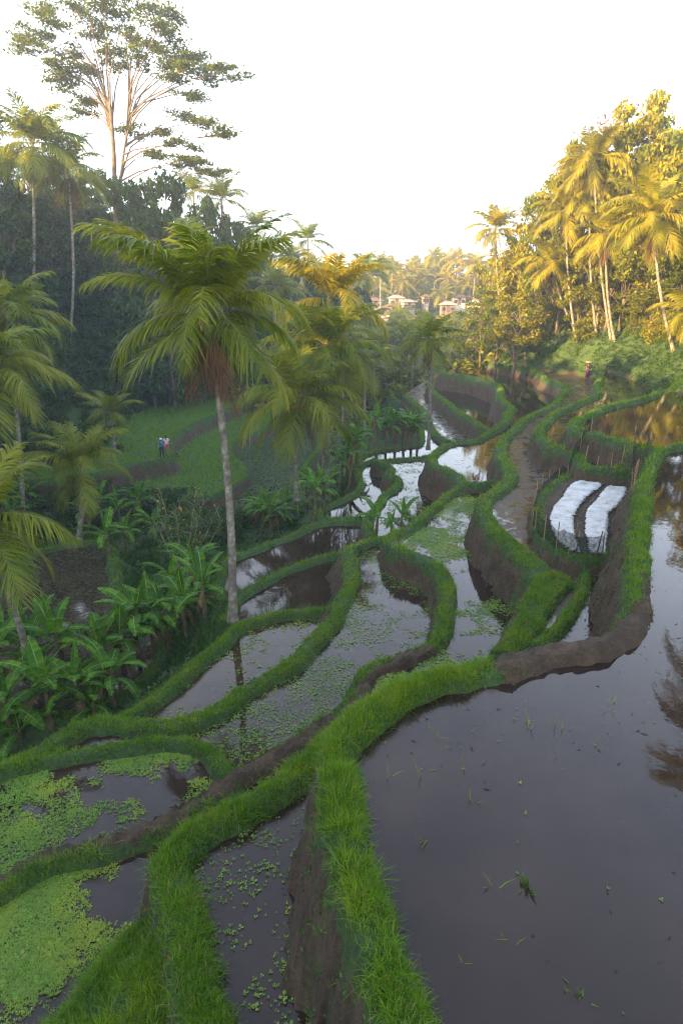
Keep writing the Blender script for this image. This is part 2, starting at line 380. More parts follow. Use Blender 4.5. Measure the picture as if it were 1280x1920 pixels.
for t in TER:
    lo = t['poly'].min(0) - 7; hi = t['poly'].max(0) + 7
    k = np.where((X > lo[0]) & (X < hi[0]) & (Y > lo[1]) & (Y < hi[1]))[0]
    x, y = X[k], Y[k]
    ins = inpoly(x, y, t['poly']); d = dline(x, y, t['line'])
    wn_ = t['w'] * 0.78 * (1 + 0.45 * n1[k])
    top = t['z'] + t['bh'] + 0.16 * n1[k] + 0.10 * n2[k]
    bed = t['z'] - t['depth'] + (0.03 * n1[k] if t['floor'] != 'water' else 0.06 * n1[k])
    prof = sstep(wn_ + 0.22, wn_ - 0.05, d)
    edge = 1 - 0.3 * sstep(0.14, 0.0, d)
    zi = bed + (top - bed) * prof * edge
    di = d + 0.26 * n1[k] + 0.20 * n2[k]
    zo = top - 0.3 * (top - bed) * sstep(0.0, 0.05, d) - np.maximum(di - 0.03, 0) * t['slope'] * (1 + 0.9 * n1[k])
    zo = np.where(d < t['fall'], zo, -99)
    cur = Z[k]
    up = (~ins) & (zo > cur)
    Z[k] = np.where(ins, zi, np.where(up, zo, cur))
    soilwall = 0.05 if t['slope'] > 2 else 0.8
    g = GRASS[k]
    g = np.where(up, np.where(di < 0.07 + 0.18 * np.clip(n1[k], -0.3, 1), 0.9, soilwall + 0.38 * sstep(0.0, 0.12, n2[k] + 0.5 * n1[k])), g)
    fl = {'water': 0.0, 'mud': 0.0, 'rice': 0.55, 'grassfield': 0.8}[t['floor']]
    g = np.where(ins, np.where(prof > 0.3, 1.0, fl), g)
    GRASS[k] = g
    b = BERM[k]; b = np.where(ins, prof, np.where(up, np.clip(1 - di / 0.12, 0, 1), b)); BERM[k] = b
    f = FLOOR[k]; f = np.where(ins & (prof < 0.3), {'water': 1, 'mud': 2, 'rice': 3, 'grassfield': 4}[t['floor']], np.where(up | ins, 0, f)); FLOOR[k] = f
# the two hillsides stay in front of what the terraces left open at their backs
h0, hl_, hr_ = hills(X, Y)
up = (h0 > Z) & hl_ & (((X > np.interp(Y, *XT_R) - 0.3) & hr_) | (X < np.interp(Y, *XT_L)) | (Y > 110))
Z = np.where(up, h0, Z); GRASS = np.where(up, np.where(X > 0, 0.58, 0.8), GRASS); BERM = np.where(up, 0, BERM); FLOOR = np.where(up, 0, FLOOR)
HMASK = up | ((FLOOR == 0) & (BERM < 0.1) & hl_)
for pix, zt, hw, sl in RIDGES:
    line = smooth([P(a, b, zt) for a, b in pix]); d = dline(X, Y, line) + 0.25 * n1 + 0.08 * n2
    zr = zt + 0.15 * n1 - np.maximum(d - hw, 0) * sl
    up = (zr > Z) & (d < 2.5)
    Z = np.where(up, zr, Z); GRASS = np.where(up, 1.0, GRASS); BERM = np.where(up, np.clip(1.6 - d / (hw + 0.7), 0, 1), BERM); FLOOR = np.where(up, 0, FLOOR)
for pix, zt, hw in MUD:
    line = smooth([P(a, b, zt) for a, b in pix]); d = dline(X, Y, line) + 0.12 * n1 + 0.06 * n2
    on = (d < hw) & (np.abs(Z - zt) < 0.6)
    GRASS = np.where(on, 0.0, GRASS); BERM = np.where(on, 0, BERM)
    Z = Z + np.where(np.abs(Z - zt) < 0.6, (0.22 * n2 + 0.10 * n1) * sstep(hw + 0.15, hw - 0.1, d), 0)
Zg = Z.reshape(shape); Gg = GRASS.reshape(shape); Bg = BERM.reshape(shape); Fg = FLOOR.reshape(shape); Hg = HMASK.reshape(shape)

def cell(x, y):
    ix = np.clip(np.searchsorted(xs, x) - 1, 0, len(xs) - 2); iy = np.clip(np.searchsorted(ys, y) - 1, 0, len(ys) - 2)
    return ix, iy
def H(x, y):
    x = np.asarray(x, float); y = np.asarray(y, float)
    ix, iy = cell(x, y)
    u = (x - xs[ix]) / (xs[ix + 1] - xs[ix]); v = (y - ys[iy]) / (ys[iy + 1] - ys[iy])
    return (Zg[iy, ix] * (1 - u) + Zg[iy, ix + 1] * u) * (1 - v) + (Zg[iy + 1, ix] * (1 - u) + Zg[iy + 1, ix + 1] * u) * v
def hit(px, py, y0=3.0, y1=500):
    """first ground point along the ray of a pixel"""
    d = ray(px, py); yy = np.exp(np.linspace(math.log(y0), math.log(y1), 6000))
    tx = d.x / d.y * yy; tz = d.z / d.y * yy
    k = np.where(tz < H(tx, yy))[0]
    i = k[0] if len(k) else len(yy) - 1
    return Vector((tx[i], yy[i], float(H(tx[i], yy[i]))))

# materials of the ground
m, nt, b = new_mat('ground')
tc = N(nt, 'ShaderNodeTexCoord'); at = N(nt, 'ShaderNodeAttribute', attribute_name='grass')
nz = N(nt, 'ShaderNodeTexNoise'); nz.inputs['Scale'].default_value = 2.2; nz.inputs['Detail'].default_value = 8; nz.inputs['Roughness'].default_value = 0.65
nt.links.new(tc.outputs['Object'], nz.inputs['Vector'])
nzf = N(nt, 'ShaderNodeTexNoise'); nzf.inputs['Scale'].default_value = 16; nzf.inputs['Detail'].default_value = 8; nzf.inputs['Roughness'].default_value = 0.7
nt.links.new(tc.outputs['Object'], nzf.inputs['Vector'])
mixn = N(nt, 'ShaderNodeMix', data_type='FLOAT'); mixn.inputs[0].default_value = 0.5; nt.links.new(nz.outputs['Fac'], mixn.inputs[2]); nt.links.new(nzf.outputs['Fac'], mixn.inputs[3])
soil = rampnode(nt, [(0.36, (0.026, 0.016, 0.009)), (0.5, (0.070, 0.043, 0.023)), (0.68, (0.145, 0.094, 0.052))], mixn.outputs[0])
nz3 = N(nt, 'ShaderNodeTexNoise'); nz3.inputs['Scale'].default_value = 9; nz3.inputs['Detail'].default_value = 5
nt.links.new(tc.outputs['Object'], nz3.inputs['Vector'])
gr = rampnode(nt, [(0.3, (0.02, 0.045, 0.008)), (0.6, (0.045, 0.10, 0.015)), (0.75, (0.07, 0.10, 0.025))], nz3.outputs['Fac'])
ad = N(nt, 'ShaderNodeMath', operation='ADD'); nt.links.new(at.outputs['Fac'], ad.inputs[0])
sb = N(nt, 'ShaderNodeMath', operation='MULTIPLY_ADD'); nt.links.new(nz3.outputs['Fac'], sb.inputs[0]); sb.inputs[1].default_value = 0.7; sb.inputs[2].default_value = -0.35
nt.links.new(sb.outputs[0], ad.inputs[1])
mr = N(nt, 'ShaderNodeMapRange', interpolation_type='SMOOTHSTEP'); mr.inputs['From Min'].default_value = 0.35; mr.inputs['From Max'].default_value = 0.62
nt.links.new(ad.outputs[0], mr.inputs['Value'])
mx = N(nt, 'ShaderNodeMix', data_type='RGBA'); nt.links.new(mr.outputs[0], mx.inputs[0]); nt.links.new(soil.outputs[0], mx.inputs[6]); nt.links.new(gr.outputs[0], mx.inputs[7])
nt.links.new(mx.outputs[2], b.inputs['Base Color']); b.inputs['Roughness'].default_value = 0.85
nz2 = N(nt, 'ShaderNodeTexNoise'); nz2.inputs['Scale'].default_value = 7; nz2.inputs['Detail'].default_value = 10; nz2.inputs['Roughness'].default_value = 0.7
nt.links.new(tc.outputs['Object'], nz2.inputs['Vector'])
bp = N(nt, 'ShaderNodeBump'); bp.inputs['Strength'].default_value = 1.0; bp.inputs['Distance'].default_value = 0.2
nt.links.new(nz2.outputs['Fac'], bp.inputs['Height']); nt.links.new(bp.outputs[0], b.inputs['Normal'])

ny, nx = shape
idx = np.arange(ny * nx).reshape(shape)
quads = np.stack([idx[:-1, :-1], idx[:-1, 1:], idx[1:, 1:], idx[1:, :-1]], -1).reshape(-1, 4)
me = np_mesh('terraced_ground', np.stack([X, Y, Z], 1), quads, 4, smooth=True)
at_ = me.attributes.new('grass', 'FLOAT', 'POINT'); at_.data.foreach_set('value', GRASS.astype(np.float32))
tag(obj('terraced_ground', me, M['ground']), kind='structure')

# water: muddy, mirror-smooth with faint ripples
def water_mat(name, mud, weed=None, wscale=1.0, wcov=0.5, rough=0.03, wrough=0.7):
    m, nt, b = new_mat(name)
    tc = N(nt, 'ShaderNodeTexCoord')
    nz = N(nt, 'ShaderNodeTexNoise'); nz.inputs['Scale'].default_value = 0.8; nz.inputs['Detail'].default_value = 6
    nt.links.new(tc.outputs['Object'], nz.inputs['Vector'])
    r = rampnode(nt, [(0.3, [c * 0.7 for c in mud]), (0.7, [c * 1.3 for c in mud])], nz.outputs['Fac'])
    b.inputs['Roughness'].default_value = rough; b.inputs['IOR'].default_value = 1.37
    wv = N(nt, 'ShaderNodeTexNoise'); wv.inputs['Scale'].default_value = 5.0; wv.inputs['Detail'].default_value = 2
    nt.links.new(tc.outputs['Object'], wv.inputs['Vector'])
    bp = N(nt, 'ShaderNodeBump'); bp.inputs['Strength'].default_value = 0.06; bp.inputs['Distance'].default_value = 0.02
    nt.links.new(wv.outputs['Fac'], bp.inputs['Height']); nt.links.new(bp.outputs[0], b.inputs['Normal'])
    col = r.outputs[0]
    if weed:
        n3 = N(nt, 'ShaderNodeTexNoise'); n3.inputs['Scale'].default_value = 0.9 * wscale; n3.inputs['Detail'].default_value = 12; n3.inputs['Roughness'].default_value = 0.72
        nt.links.new(tc.outputs['Object'], n3.inputs['Vector'])
        mr = N(nt, 'ShaderNodeMapRange'); mr.inputs['From Min'].default_value = 1 - wcov - 0.01; mr.inputs['From Max'].default_value = 1 - wcov + 0.02
        nt.links.new(n3.outputs['Fac'], mr.inputs['Value'])
        mx = N(nt, 'ShaderNodeMix', data_type='RGBA'); nt.links.new(mr.outputs[0], mx.inputs[0]); nt.links.new(col, mx.inputs[6]); mx.inputs[7].default_value = (*weed, 1)
        col = mx.outputs[2]
        rr = N(nt, 'ShaderNodeMapRange'); rr.inputs['To Min'].default_value = rough; rr.inputs['To Max'].default_value = wrough
        nt.links.new(mr.outputs[0], rr.inputs['Value']); nt.links.new(rr.outputs[0], b.inputs['Roughness'])
        sp = N(nt, 'ShaderNodeMapRange'); sp.inputs['To Min'].default_value = 0.5; sp.inputs['To Max'].default_value = 0.1
        nt.links.new(mr.outputs[0], sp.inputs['Value']); nt.links.new(sp.outputs[0], b.inputs['Specular IOR Level'])
    nt.links.new(col, b.inputs['Base Color'])
    return m
MUDC = (0.024, 0.0145, 0.012)
water_mat('muddy_water', MUDC)
water_mat('weedy_water', MUDC, (0.09, 0.16, 0.045), 3.0, 0.41)
water_mat('silty_water', (0.04, 0.03, 0.022), (0.075, 0.058, 0.042), 1.5, 0.53, 0.05, 0.38)
water_mat('brown_water', (0.032, 0.020, 0.012))
water_mat('choked_water', MUDC, (0.05, 0.08, 0.03), 5.0, 0.52)
water_mat('weedy_brown_water', (0.032, 0.022, 0.012), (0.06, 0.075, 0.025), 1.5, 0.45)
water_mat('paddy_mud', (0.035, 0.024, 0.016), (0.046, 0.046, 0.022), 6.0, 0.48)
WM = {'A': 'muddy_water', 'G': 'muddy_water', 'F': 'muddy_water', 'C': 'muddy_water', 'C1': 'weedy_water', 'U': 'muddy_water', 'E': 'silty_water', 'P1': 'muddy_water', 'D': 'weedy_brown_water', 'R': 'brown_water',
      'H': 'muddy_water', 'I': 'muddy_water', 'Q1': 'brown_water', 'Q2': 'muddy_water', 'Q3': 'muddy_water', 'S2': 'muddy_water', 'S1': 'weedy_water', 'X': 'muddy_water', 'Y': 'silty_water', 'T': 'weedy_water', 'Z': 'muddy_water', 'L3': 'choked_water', 'M1': 'paddy_mud'}
def edge_inset(t):
    """the water sheet ends under the middle of the terrace's own crest"""
    line = t['line']; poly = t['poly']; out = []
    n = len(line)
    for i in range(n):
        a = line[max(i - 1, 0)]; c = line[min(i + 1, n - 1)]; d = c - a; L = np.hypot(*d) + 1e-9
        nrm = np.array([-d[1], d[0]]) / L
        p = line[i] + nrm * 0.2
        if not inpoly(np.array([p[0]]), np.array([p[1]]), poly)[0]: p = line[i] - nrm * 0.2
        out.append(tuple(p))
    return out + [tuple(p) for p in poly[n:]]
from mathutils.geometry import tessellate_polygon
for t in TER:
    if t['floor'] != 'water': continue
    pts = edge_inset(t)
    v = [Vector((p[0], p[1], t['z'])) for p in pts]
    tri = tessellate_polygon([v])
    tri = [q if (v[q[1]] - v[q[0]]).cross(v[q[2]] - v[q[0]]).z > 0 else q[::-1] for q in tri]
    me = bpy.data.meshes.new('pond_water'); me.from_pydata([tuple(q) for q in v], [], tri); me.update()
    t['water'] = tag(obj('pond_water', me, M[WM[t['name']]]), kind='structure')
# ------------------------------------------------------------------ plant materials
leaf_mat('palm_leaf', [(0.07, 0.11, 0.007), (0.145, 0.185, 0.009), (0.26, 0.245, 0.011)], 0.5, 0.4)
leaf_mat('palm_leaf_sunny', [(0.14, 0.16, 0.008), (0.28, 0.25, 0.010), (0.42, 0.31, 0.012)], 0.45, 0.4)  # lit copy of palm_leaf: golden sunlight put into the leaf colour
leaf_mat('dead_frond', [(0.09, 0.05, 0.028), (0.15, 0.085, 0.05), (0.22, 0.14, 0.08)], 0.8, 0.2, 0.1)
noise_mat('palm_rachis', [(0.13, 0.13, 0.02), (0.20, 0.17, 0.03)], 4, 0.5, 0)
leaf_mat('banana_leaf', [(0.028, 0.085, 0.009), (0.055, 0.15, 0.011), (0.12, 0.25, 0.020)], 0.5, 0.35, 0.12)
leaf_mat('dry_banana_leaf', [(0.10, 0.06, 0.03), (0.17, 0.11, 0.06), (0.24, 0.17, 0.10)], 0.8, 0.2, 0.1)
noise_mat('banana_stem', [(0.05, 0.035, 0.018), (0.11, 0.085, 0.035), (0.13, 0.14, 0.045)], 6, 0.7, 0.4)
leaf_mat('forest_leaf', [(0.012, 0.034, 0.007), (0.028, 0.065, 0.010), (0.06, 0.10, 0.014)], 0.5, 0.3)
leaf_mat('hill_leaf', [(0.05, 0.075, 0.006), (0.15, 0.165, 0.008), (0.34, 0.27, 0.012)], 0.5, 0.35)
leaf_mat('airy_leaf', [(0.05, 0.08, 0.008), (0.11, 0.14, 0.012), (0.20, 0.19, 0.018)], 0.5, 0.35)
leaf_mat('bank_leaf', [(0.025, 0.06, 0.008), (0.05, 0.105, 0.010), (0.11, 0.15, 0.015)], 0.5, 0.35)
leaf_mat('tall_leaf', [(0.055, 0.08, 0.006), (0.12, 0.14, 0.009), (0.22, 0.20, 0.012)], 0.5, 0.4)
leaf_mat('russet_leaf', [(0.12, 0.06, 0.025), (0.20, 0.10, 0.05), (0.16, 0.12, 0.05)], 0.6, 0.3)
leaf_mat('shrub_leaf', [(0.03, 0.075, 0.012), (0.055, 0.11, 0.018), (0.09, 0.14, 0.03)], 0.5, 0.3)
leaf_mat('flower_petal', [(0.55, 0.22, 0.02), (0.65, 0.33, 0.03), (0.6, 0.15, 0.02)], 0.5, 0.3)
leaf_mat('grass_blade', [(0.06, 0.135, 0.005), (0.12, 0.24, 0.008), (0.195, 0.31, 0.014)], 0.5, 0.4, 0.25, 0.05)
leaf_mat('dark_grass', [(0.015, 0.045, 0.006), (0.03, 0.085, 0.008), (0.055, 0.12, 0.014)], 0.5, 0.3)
leaf_mat('rice_blade', [(0.08, 0.18, 0.015), (0.12, 0.25, 0.025), (0.16, 0.28, 0.04)], 0.5, 0.35)
leaf_mat('duckweed', [(0.06, 0.13, 0.015), (0.11, 0.21, 0.025), (0.18, 0.29, 0.045)], 0.55, 0.15, 0.2, 0.06)
noise_mat('palm_bark', [(0.075, 0.06, 0.045), (0.17, 0.145, 0.11), (0.30, 0.27, 0.22)], 5, 0.85, 0.6, 18)
noise_mat('pale_bark', [(0.16, 0.12, 0.08), (0.28, 0.22, 0.16), (0.36, 0.30, 0.23)], 2, 0.8, 0.4, 9)
noise_mat('tall_bark', [(0.07, 0.045, 0.026), (0.13, 0.085, 0.05), (0.19, 0.13, 0.08)], 2, 0.85, 0.4, 9)
noise_mat('dark_bark', [(0.05, 0.037, 0.025), (0.10, 0.075, 0.05), (0.15, 0.12, 0.085)], 3, 0.85, 0.5, 12)
noise_mat('coconut_husk', [(0.16, 0.13, 0.02), (0.30, 0.17, 0.03), (0.33, 0.21, 0.04)], 2, 0.5, 0)
noise_mat('bamboo', [(0.20, 0.13, 0.06), (0.34, 0.24, 0.12)], 6, 0.6, 0.2)

# ------------------------------------------------------------------ palm fronds
def frond_mesh(name, seed, L, elev, droop, mats, n=66, ll=1.05, dr=0.55, ragged=0.0, shut=0.0):
    r = np.random.default_rng(seed)
    K = 14; s = np.linspace(0, 1, K + 1)
    ang = elev - droop * s ** 1.35
    pts = [np.zeros(3)]
    for i in range(K):
        a = (ang[i] + ang[i + 1]) / 2
        pts.append(pts[-1] + np.array([math.cos(a), 0.0, math.sin(a)]) * L / K)
    pts = np.array(pts); side_bend = r.normal(0, 0.10)
    pts[:, 1] += side_bend * L * s ** 2
    V = []; T = []; MI = []
    def at(u):
        i = min(int(u * K), K - 1); f = u * K - i
        return pts[i] * (1 - f) + pts[i + 1] * f, (pts[i + 1] - pts[i]) / (np.linalg.norm(pts[i + 1] - pts[i]) + 1e-9)
    # rachis, three-sided and tapering
    for i in range(K + 1):
        w = 0.045 * (1 - 0.85 * s[i]) * (1.5 if i == 0 else 1)
        V += [pts[i] + (0, w, 0), pts[i] + (0, -w, 0), pts[i] + (0, 0, -w * 1.1)]
    for i in range(K):
        a, b = i * 3, i * 3 + 3
        for p, q in ((0, 1), (1, 2), (2, 0)):
            T += [(a + p, a + q, b + q), (a + p, b + q, b + p)]; MI += [1, 1]
    for sd in (-1, 1):
        for j in range(n):
            u = 0.14 + 0.86 * (j + r.random() * 0.6) / n
            if r.random() < ragged: continue
            b, t = at(min(u, 0.999))
            sweep = (0.5 + 0.55 * u) * (1 + 0.15 * r.normal()) + shut
            ln = ll * (0.45 + 0.75 * math.sin(math.pi * min(1, (u * 0.80 + 0.16)))) * (1 + 0.12 * r.normal())
            out = np.array([0, sd, 0.0]); upv = np.cross(t, out) * sd; upv = -upv if upv[2] < 0 else upv
            d0 = out * math.cos(sweep) + t * math.sin(sweep) + upv * 0.22
            d0 /= np.linalg.norm(d0)
            g = dr * (1 + 0.25 * r.normal())
            wv = t * 0.040 * (1.15 if u < 0.8 else 0.8)
            q = [b + d0 * ln * x + np.array([0, 0, -1.0]) * ln * g * x * x for x in (0, 0.4, 0.75, 1.0)]
            o = len(V)
            V += [q[0] - wv * 0.6, q[0] + wv * 0.6, q[1] - wv, q[1] + wv, q[2] - wv * 0.8, q[2] + wv * 0.8, q[3]]
            T += [(o, o + 1, o + 3), (o, o + 3, o + 2), (o + 2, o + 3, o + 5), (o + 2, o + 5, o + 4), (o + 4, o + 5, o + 6)]; MI += [0] * 5
    me = np_mesh(name, V, T)
    for m in mats: me.materials.append(m)
    me.polygons.foreach_set('material_index', np.array(MI, np.int32)); me.update()
    return me
def frond_set(mat, sc=1.0):
    g = [M[mat], M['palm_rachis']]; dd = [M['dead_frond'], M['dead_frond']]; S = {}
    S['spear'] = [frond_mesh('frond', 1, 3.2, R(84), 0.25, g, 44, 0.55, 0.15, shut=0.5)]
    S['up'] = [frond_mesh('frond', 10 + i, 4.3, R(70 - 4 * i), 0.9 + 0.2 * i, g, dr=0.40 + 0.1 * i) for i in range(3)]
    S['mid'] = [frond_mesh('frond', 20 + i, 4.5, R(45 - 5 * i), 1.25 + 0.2 * i, g, dr=0.6) for i in range(3)]
    S['flat'] = [frond_mesh('frond', 30 + i, 4.4, R(16 - 4 * i), 1.15 + 0.2 * i, g, dr=0.75) for i in range(3)]
    S['low'] = [frond_mesh('frond', 40 + i, 4.1, R(-18 - 8 * i), 0.9 + 0.15 * i, g, dr=0.6, ragged=0.1) for i in range(2)]
    S['dead'] = [frond_mesh('frond', 50 + i, 3.9 - 0.5 * i, R(-62 - 9 * i), 0.35, dd, 50, 0.75, 0.6, ragged=0.15, shut=0.45) for i in range(3)]
    return S
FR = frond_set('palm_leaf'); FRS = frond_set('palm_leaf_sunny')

def curve3(a, b, bend, n=24):
    """from a to b, leaving upright-ish and sweeping by bend (Vector) at the middle"""
    a, b, bend = Vector(a), Vector(b), Vector(bend)
    return [a.lerp(b, i / n) + bend * math.sin(math.pi * i / n) * (1 - 0.3 * i / n) for i in range(n + 1)]
def palm_trunk(name, base, top, bend, r0, r1, mat='palm_bark', parent=None, rings=True):
    L = (Vector(top) - Vector(base)).length
    n = max(14, int(L / 0.13)) if rings else 14
    pts = curve3(base, top, bend, n)
    rad = []
    for i in range(n + 1):
        u = i / n
        w = r1 + (r0 - r1) * (1 - u) ** 1.2 + r0 * 0.55 * math.exp(-u * L / 0.35)
        rad.append(w * ((1.05 if i % 2 else 0.965) if rings else 1))
    mb = MB(); mb.tube(pts, rad, 10 if rings else 6)
    return mb.build(name, M[mat], parent, smooth=True)
def palm(label, base, top, size=1.0, n=26, seed=0, dead=3, bend=(0.3, 0, 0), fs=None, r0=0.17, nuts=0, group=None, upw=0.35, lowf=0.22, name='coconut_palm', cat='palm tree', tall=1.0):
    fs = fs or FR
    rr = random.Random(seed)
    base = Vector(base); top = Vector(top)
    e = empty(name, base - Vector((0, 0, 0.15)))
    tag(e, label, cat, group)
    rel = top - e.location
    palm_trunk('trunk', (0, 0, 0), rel, Vector(bend), r0, r0 * 0.62, parent=e)
    def put(kind, a, s, tilt=0):
        me = rr.choice(fs[kind]); o = bpy.data.objects.new('frond', me); COL.objects.link(o); o.parent = e
        o.location = rel + Vector((math.cos(a) * 0.10, math.sin(a) * 0.10, (-0.25 if kind in ('dead', 'low') else 0.0)))
        o.rotation_euler = (rr.uniform(-0.25, 0.25), tilt + rr.uniform(-0.10, 0.10), a); o.scale = (s, s * rr.uniform(0.9, 1.1), s)
        if kind == 'dead': o['label'] = 'dry brown frond'
    ga = 2.39996; a0 = rr.random() * 6.28
    put('spear', a0, size * 0.9)
    for i in range(n):
        u = (i + 0.5) / n
        kind = 'up' if u < upw else 'mid' if u < upw + (1 - upw - lowf) * 0.5 else 'flat' if u < 1 - lowf else 'low'
        put(kind, a0 + ga * i + rr.uniform(-0.2, 0.2), size * rr.uniform(0.85, 1.08) * (0.85 if u < 0.12 else 1) * (tall if kind == 'up' else 1))
    for i in range(dead): put('dead', a0 + 2.1 * i + rr.uniform(-0.5, 0.5), size * rr.uniform(0.75, 1.0))
    if nuts:
        mb = MB(); mb.ball((0, 0, 0), (0.12, 0.12, 0.15), 8, 6); me = mb.mesh('coconut', True); me.materials.append(M['coconut_husk'])
        for i in range(nuts):
            o = bpy.data.objects.new('coconut', me); COL.objects.link(o); o.parent = e
            a = a0 + i * 1.9; q = rr.uniform(0.22, 0.4)
            o.location = rel + Vector((math.cos(a) * q, math.sin(a) * q, -0.25 - rr.random() * 0.35)); o.scale = (size * 0.95,) * 3
    return e
# far palms: one trunk, one crown
def merged_crown(seed, n, size, fs, dead=1):
    rr = random.Random(seed); Vs = []; Ts = []; Ms = []; off = 0
    plan = ['spear'] + ['up'] * int(n * .35) + ['mid'] * int(n * .3) + ['flat'] * int(n * .25) + ['low'] * int(n * .12) + ['dead'] * dead
    for i, k in enumerate(plan):
        me = rr.choice(fs[k]); nv = len(me.vertices)
        v = np.empty(nv * 3, np.float32); me.vertices.foreach_get('co', v); v = v.reshape(-1, 3) * size * rr.uniform(0.85, 1.1)
        a = 2.4 * i + rr.uniform(-.2, .2); c, s = math.cos(a), math.sin(a)
        v = np.stack([v[:, 0] * c - v[:, 1] * s, v[:, 0] * s + v[:, 1] * c, v[:, 2]], 1)
        t = np.empty(len(me.loops), np.int32); me.loops.foreach_get('vertex_index', t)
        mi = np.empty(len(me.polygons), np.int32); me.polygons.foreach_get('material_index', mi)
        Vs.append(v); Ts.append(t.reshape(-1, 3) + off); off += nv; Ms.append(np.where(mi == 0, 2 if k == 'dead' else 0, 1))
    me = np_mesh('crown', np.concatenate(Vs), np.concatenate(Ts))
    for q in (fs['up'][0].materials[0], M['palm_rachis'], M['dead_frond']): me.materials.append(q)
    me.polygons.foreach_set('material_index', np.concatenate(Ms).astype(np.int32)); me.update()
    return me
CROWN = [merged_crown(100 + i, 15 + i, 1.0, FR) for i in range(3)]
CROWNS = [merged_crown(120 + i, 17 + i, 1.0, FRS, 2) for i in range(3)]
def far_palm(label, base, top, size=1.0, seed=0, sunny=False, group=None, bark='pale_bark', r0=0.16):
    rr = random.Random(seed); base = Vector(base); top = Vector(top)
    e = empty('coconut_palm', base - Vector((0, 0, 0.3))); tag(e, label, 'palm tree', group)
    rel = top - e.location
    palm_trunk('trunk', (0, 0, 0), rel, Vector((rr.uniform(-.4, .4), 0, 0)), r0, r0 * 0.65, bark, e, rings=False)
    o = obj('crown', rr.choice(CROWNS if sunny else CROWN), None, e); o.location = rel; o.scale = (size,) * 3; o.rotation_euler = (rr.uniform(-.12, .12), rr.uniform(-.12, .12), rr.random() * 6.28)
    return e

# ------------------------------------------------------------------ banana plants
def banana_leaf_mesh(seed, L, W, elev, droop, torn, mat):
    r = np.random.default_rng(seed); K = 16
    s = np.linspace(0, 1, K + 1); ang = elev - droop * s ** 1.4
    pts = [np.zeros(3)]
    for i in range(K):
        a = (ang[i] + ang[i + 1]) / 2
        pts.append(pts[-1] + np.array([math.cos(a), 0, math.sin(a)]) * L / K)
    pts = np.array(pts); V = []; Fq = []
    wid = W / 2 * np.clip(np.sin(np.pi * np.clip((s - 0.10) / 0.90, 0, 1) ** 0.75) ** 0.55, 0, 1)
    for sd in (-1, 1):
        rag = 0.0
        for i in range(K):
            if s[i + 1] <= 0.12: continue
            if torn and r.random() < torn: rag = r.normal(0, 0.22); gap = 0.012
            else: rag *= 0.6; gap = 0.0
            o = len(V)
            for q, g in ((i, gap), (i + 1, -gap)):
                t = pts[min(i + 1, K)] - pts[i]; t = t / np.linalg.norm(t)
                nrm = np.array([-t[2], 0, t[0]])
                w = wid[q]
                m = pts[q]
                a1 = m + np.array([0, sd * w * 0.5, 0]) + nrm * w * 0.16 + t * g
                a2 = m + np.array([0, sd * w * 0.98, 0]) + nrm * w * (0.10 + rag) + t * (g * 2 + 0.02 * r.normal()) - np.array([0, 0, 1]) * w * 0.12
                V += [m, a1, a2]
            for k in (0, 1):
                Fq.append((o + k, o + k + 1, o + 4 + k, o + 3 + k))
    # midrib
    for i in range(K + 1):
        w = 0.032 * (1 - 0.85 * s[i]); V += [pts[i] + (0, w, 0.006), pts[i] + (0, -w, 0.006), pts[i] + (0, 0, -w * 1.2)]
    o = len(V) - 3 * (K + 1); nleaf = len(Fq)
    for i in range(K):
        a, b = o + i * 3, o + i * 3 + 3
        for p, q in ((0, 1), (1, 2), (2, 0)): Fq.append((a + p, a + q, b + q, b + p))
    me = np_mesh('leaf', V, Fq, 4, smooth=True); me.materials.append(M[mat]); me.materials.append(M['banana_rib'] if mat == 'banana_leaf' else M[mat])
    me.polygons.foreach_set('material_index', np.array([0] * nleaf + [1] * (len(Fq) - nleaf), np.int32)); me.update()
    return me
noise_mat('banana_rib', [(0.16, 0.22, 0.05), (0.22, 0.27, 0.08)], 3, 0.5, 0)
BL = {'spear': [banana_leaf_mesh(1, 1.7, 0.34, R(82), 0.2, 0, 'banana_leaf'), banana_leaf_mesh(2, 1.9, 0.44, R(74), 0.5, 0.1, 'banana_leaf')],
      'up': [banana_leaf_mesh(3 + i, 2.0, 0.55, R(64 - 6 * i), 1.0 + 0.2 * i, 0.12 * i, 'banana_leaf') for i in range(4)],
      'out': [banana_leaf_mesh(13 + i, 1.9, 0.55, R(40 - 8 * i), 1.35 + 0.15 * i, 0.28 + 0.13 * i, 'banana_leaf') for i in range(4)],
      'dry': [banana_leaf_mesh(23 + i, 1.3, 0.34, R(-20 - 20 * i), 1.0, 0.5, 'dry_banana_leaf') for i in range(2)]}
def banana_stem_mesh():
    mb = MB(); mb.tube([(0, 0, -0.3), (0.01, 0, 0.0), (0.02, 0.01, 0.5), (0.0, 0.02, 1.0)], [0.14, 0.13, 0.105, 0.075], 9); me = mb.mesh('stem', True); me.materials.append(M['banana_stem']); return me
BSTEM = banana_stem_mesh()
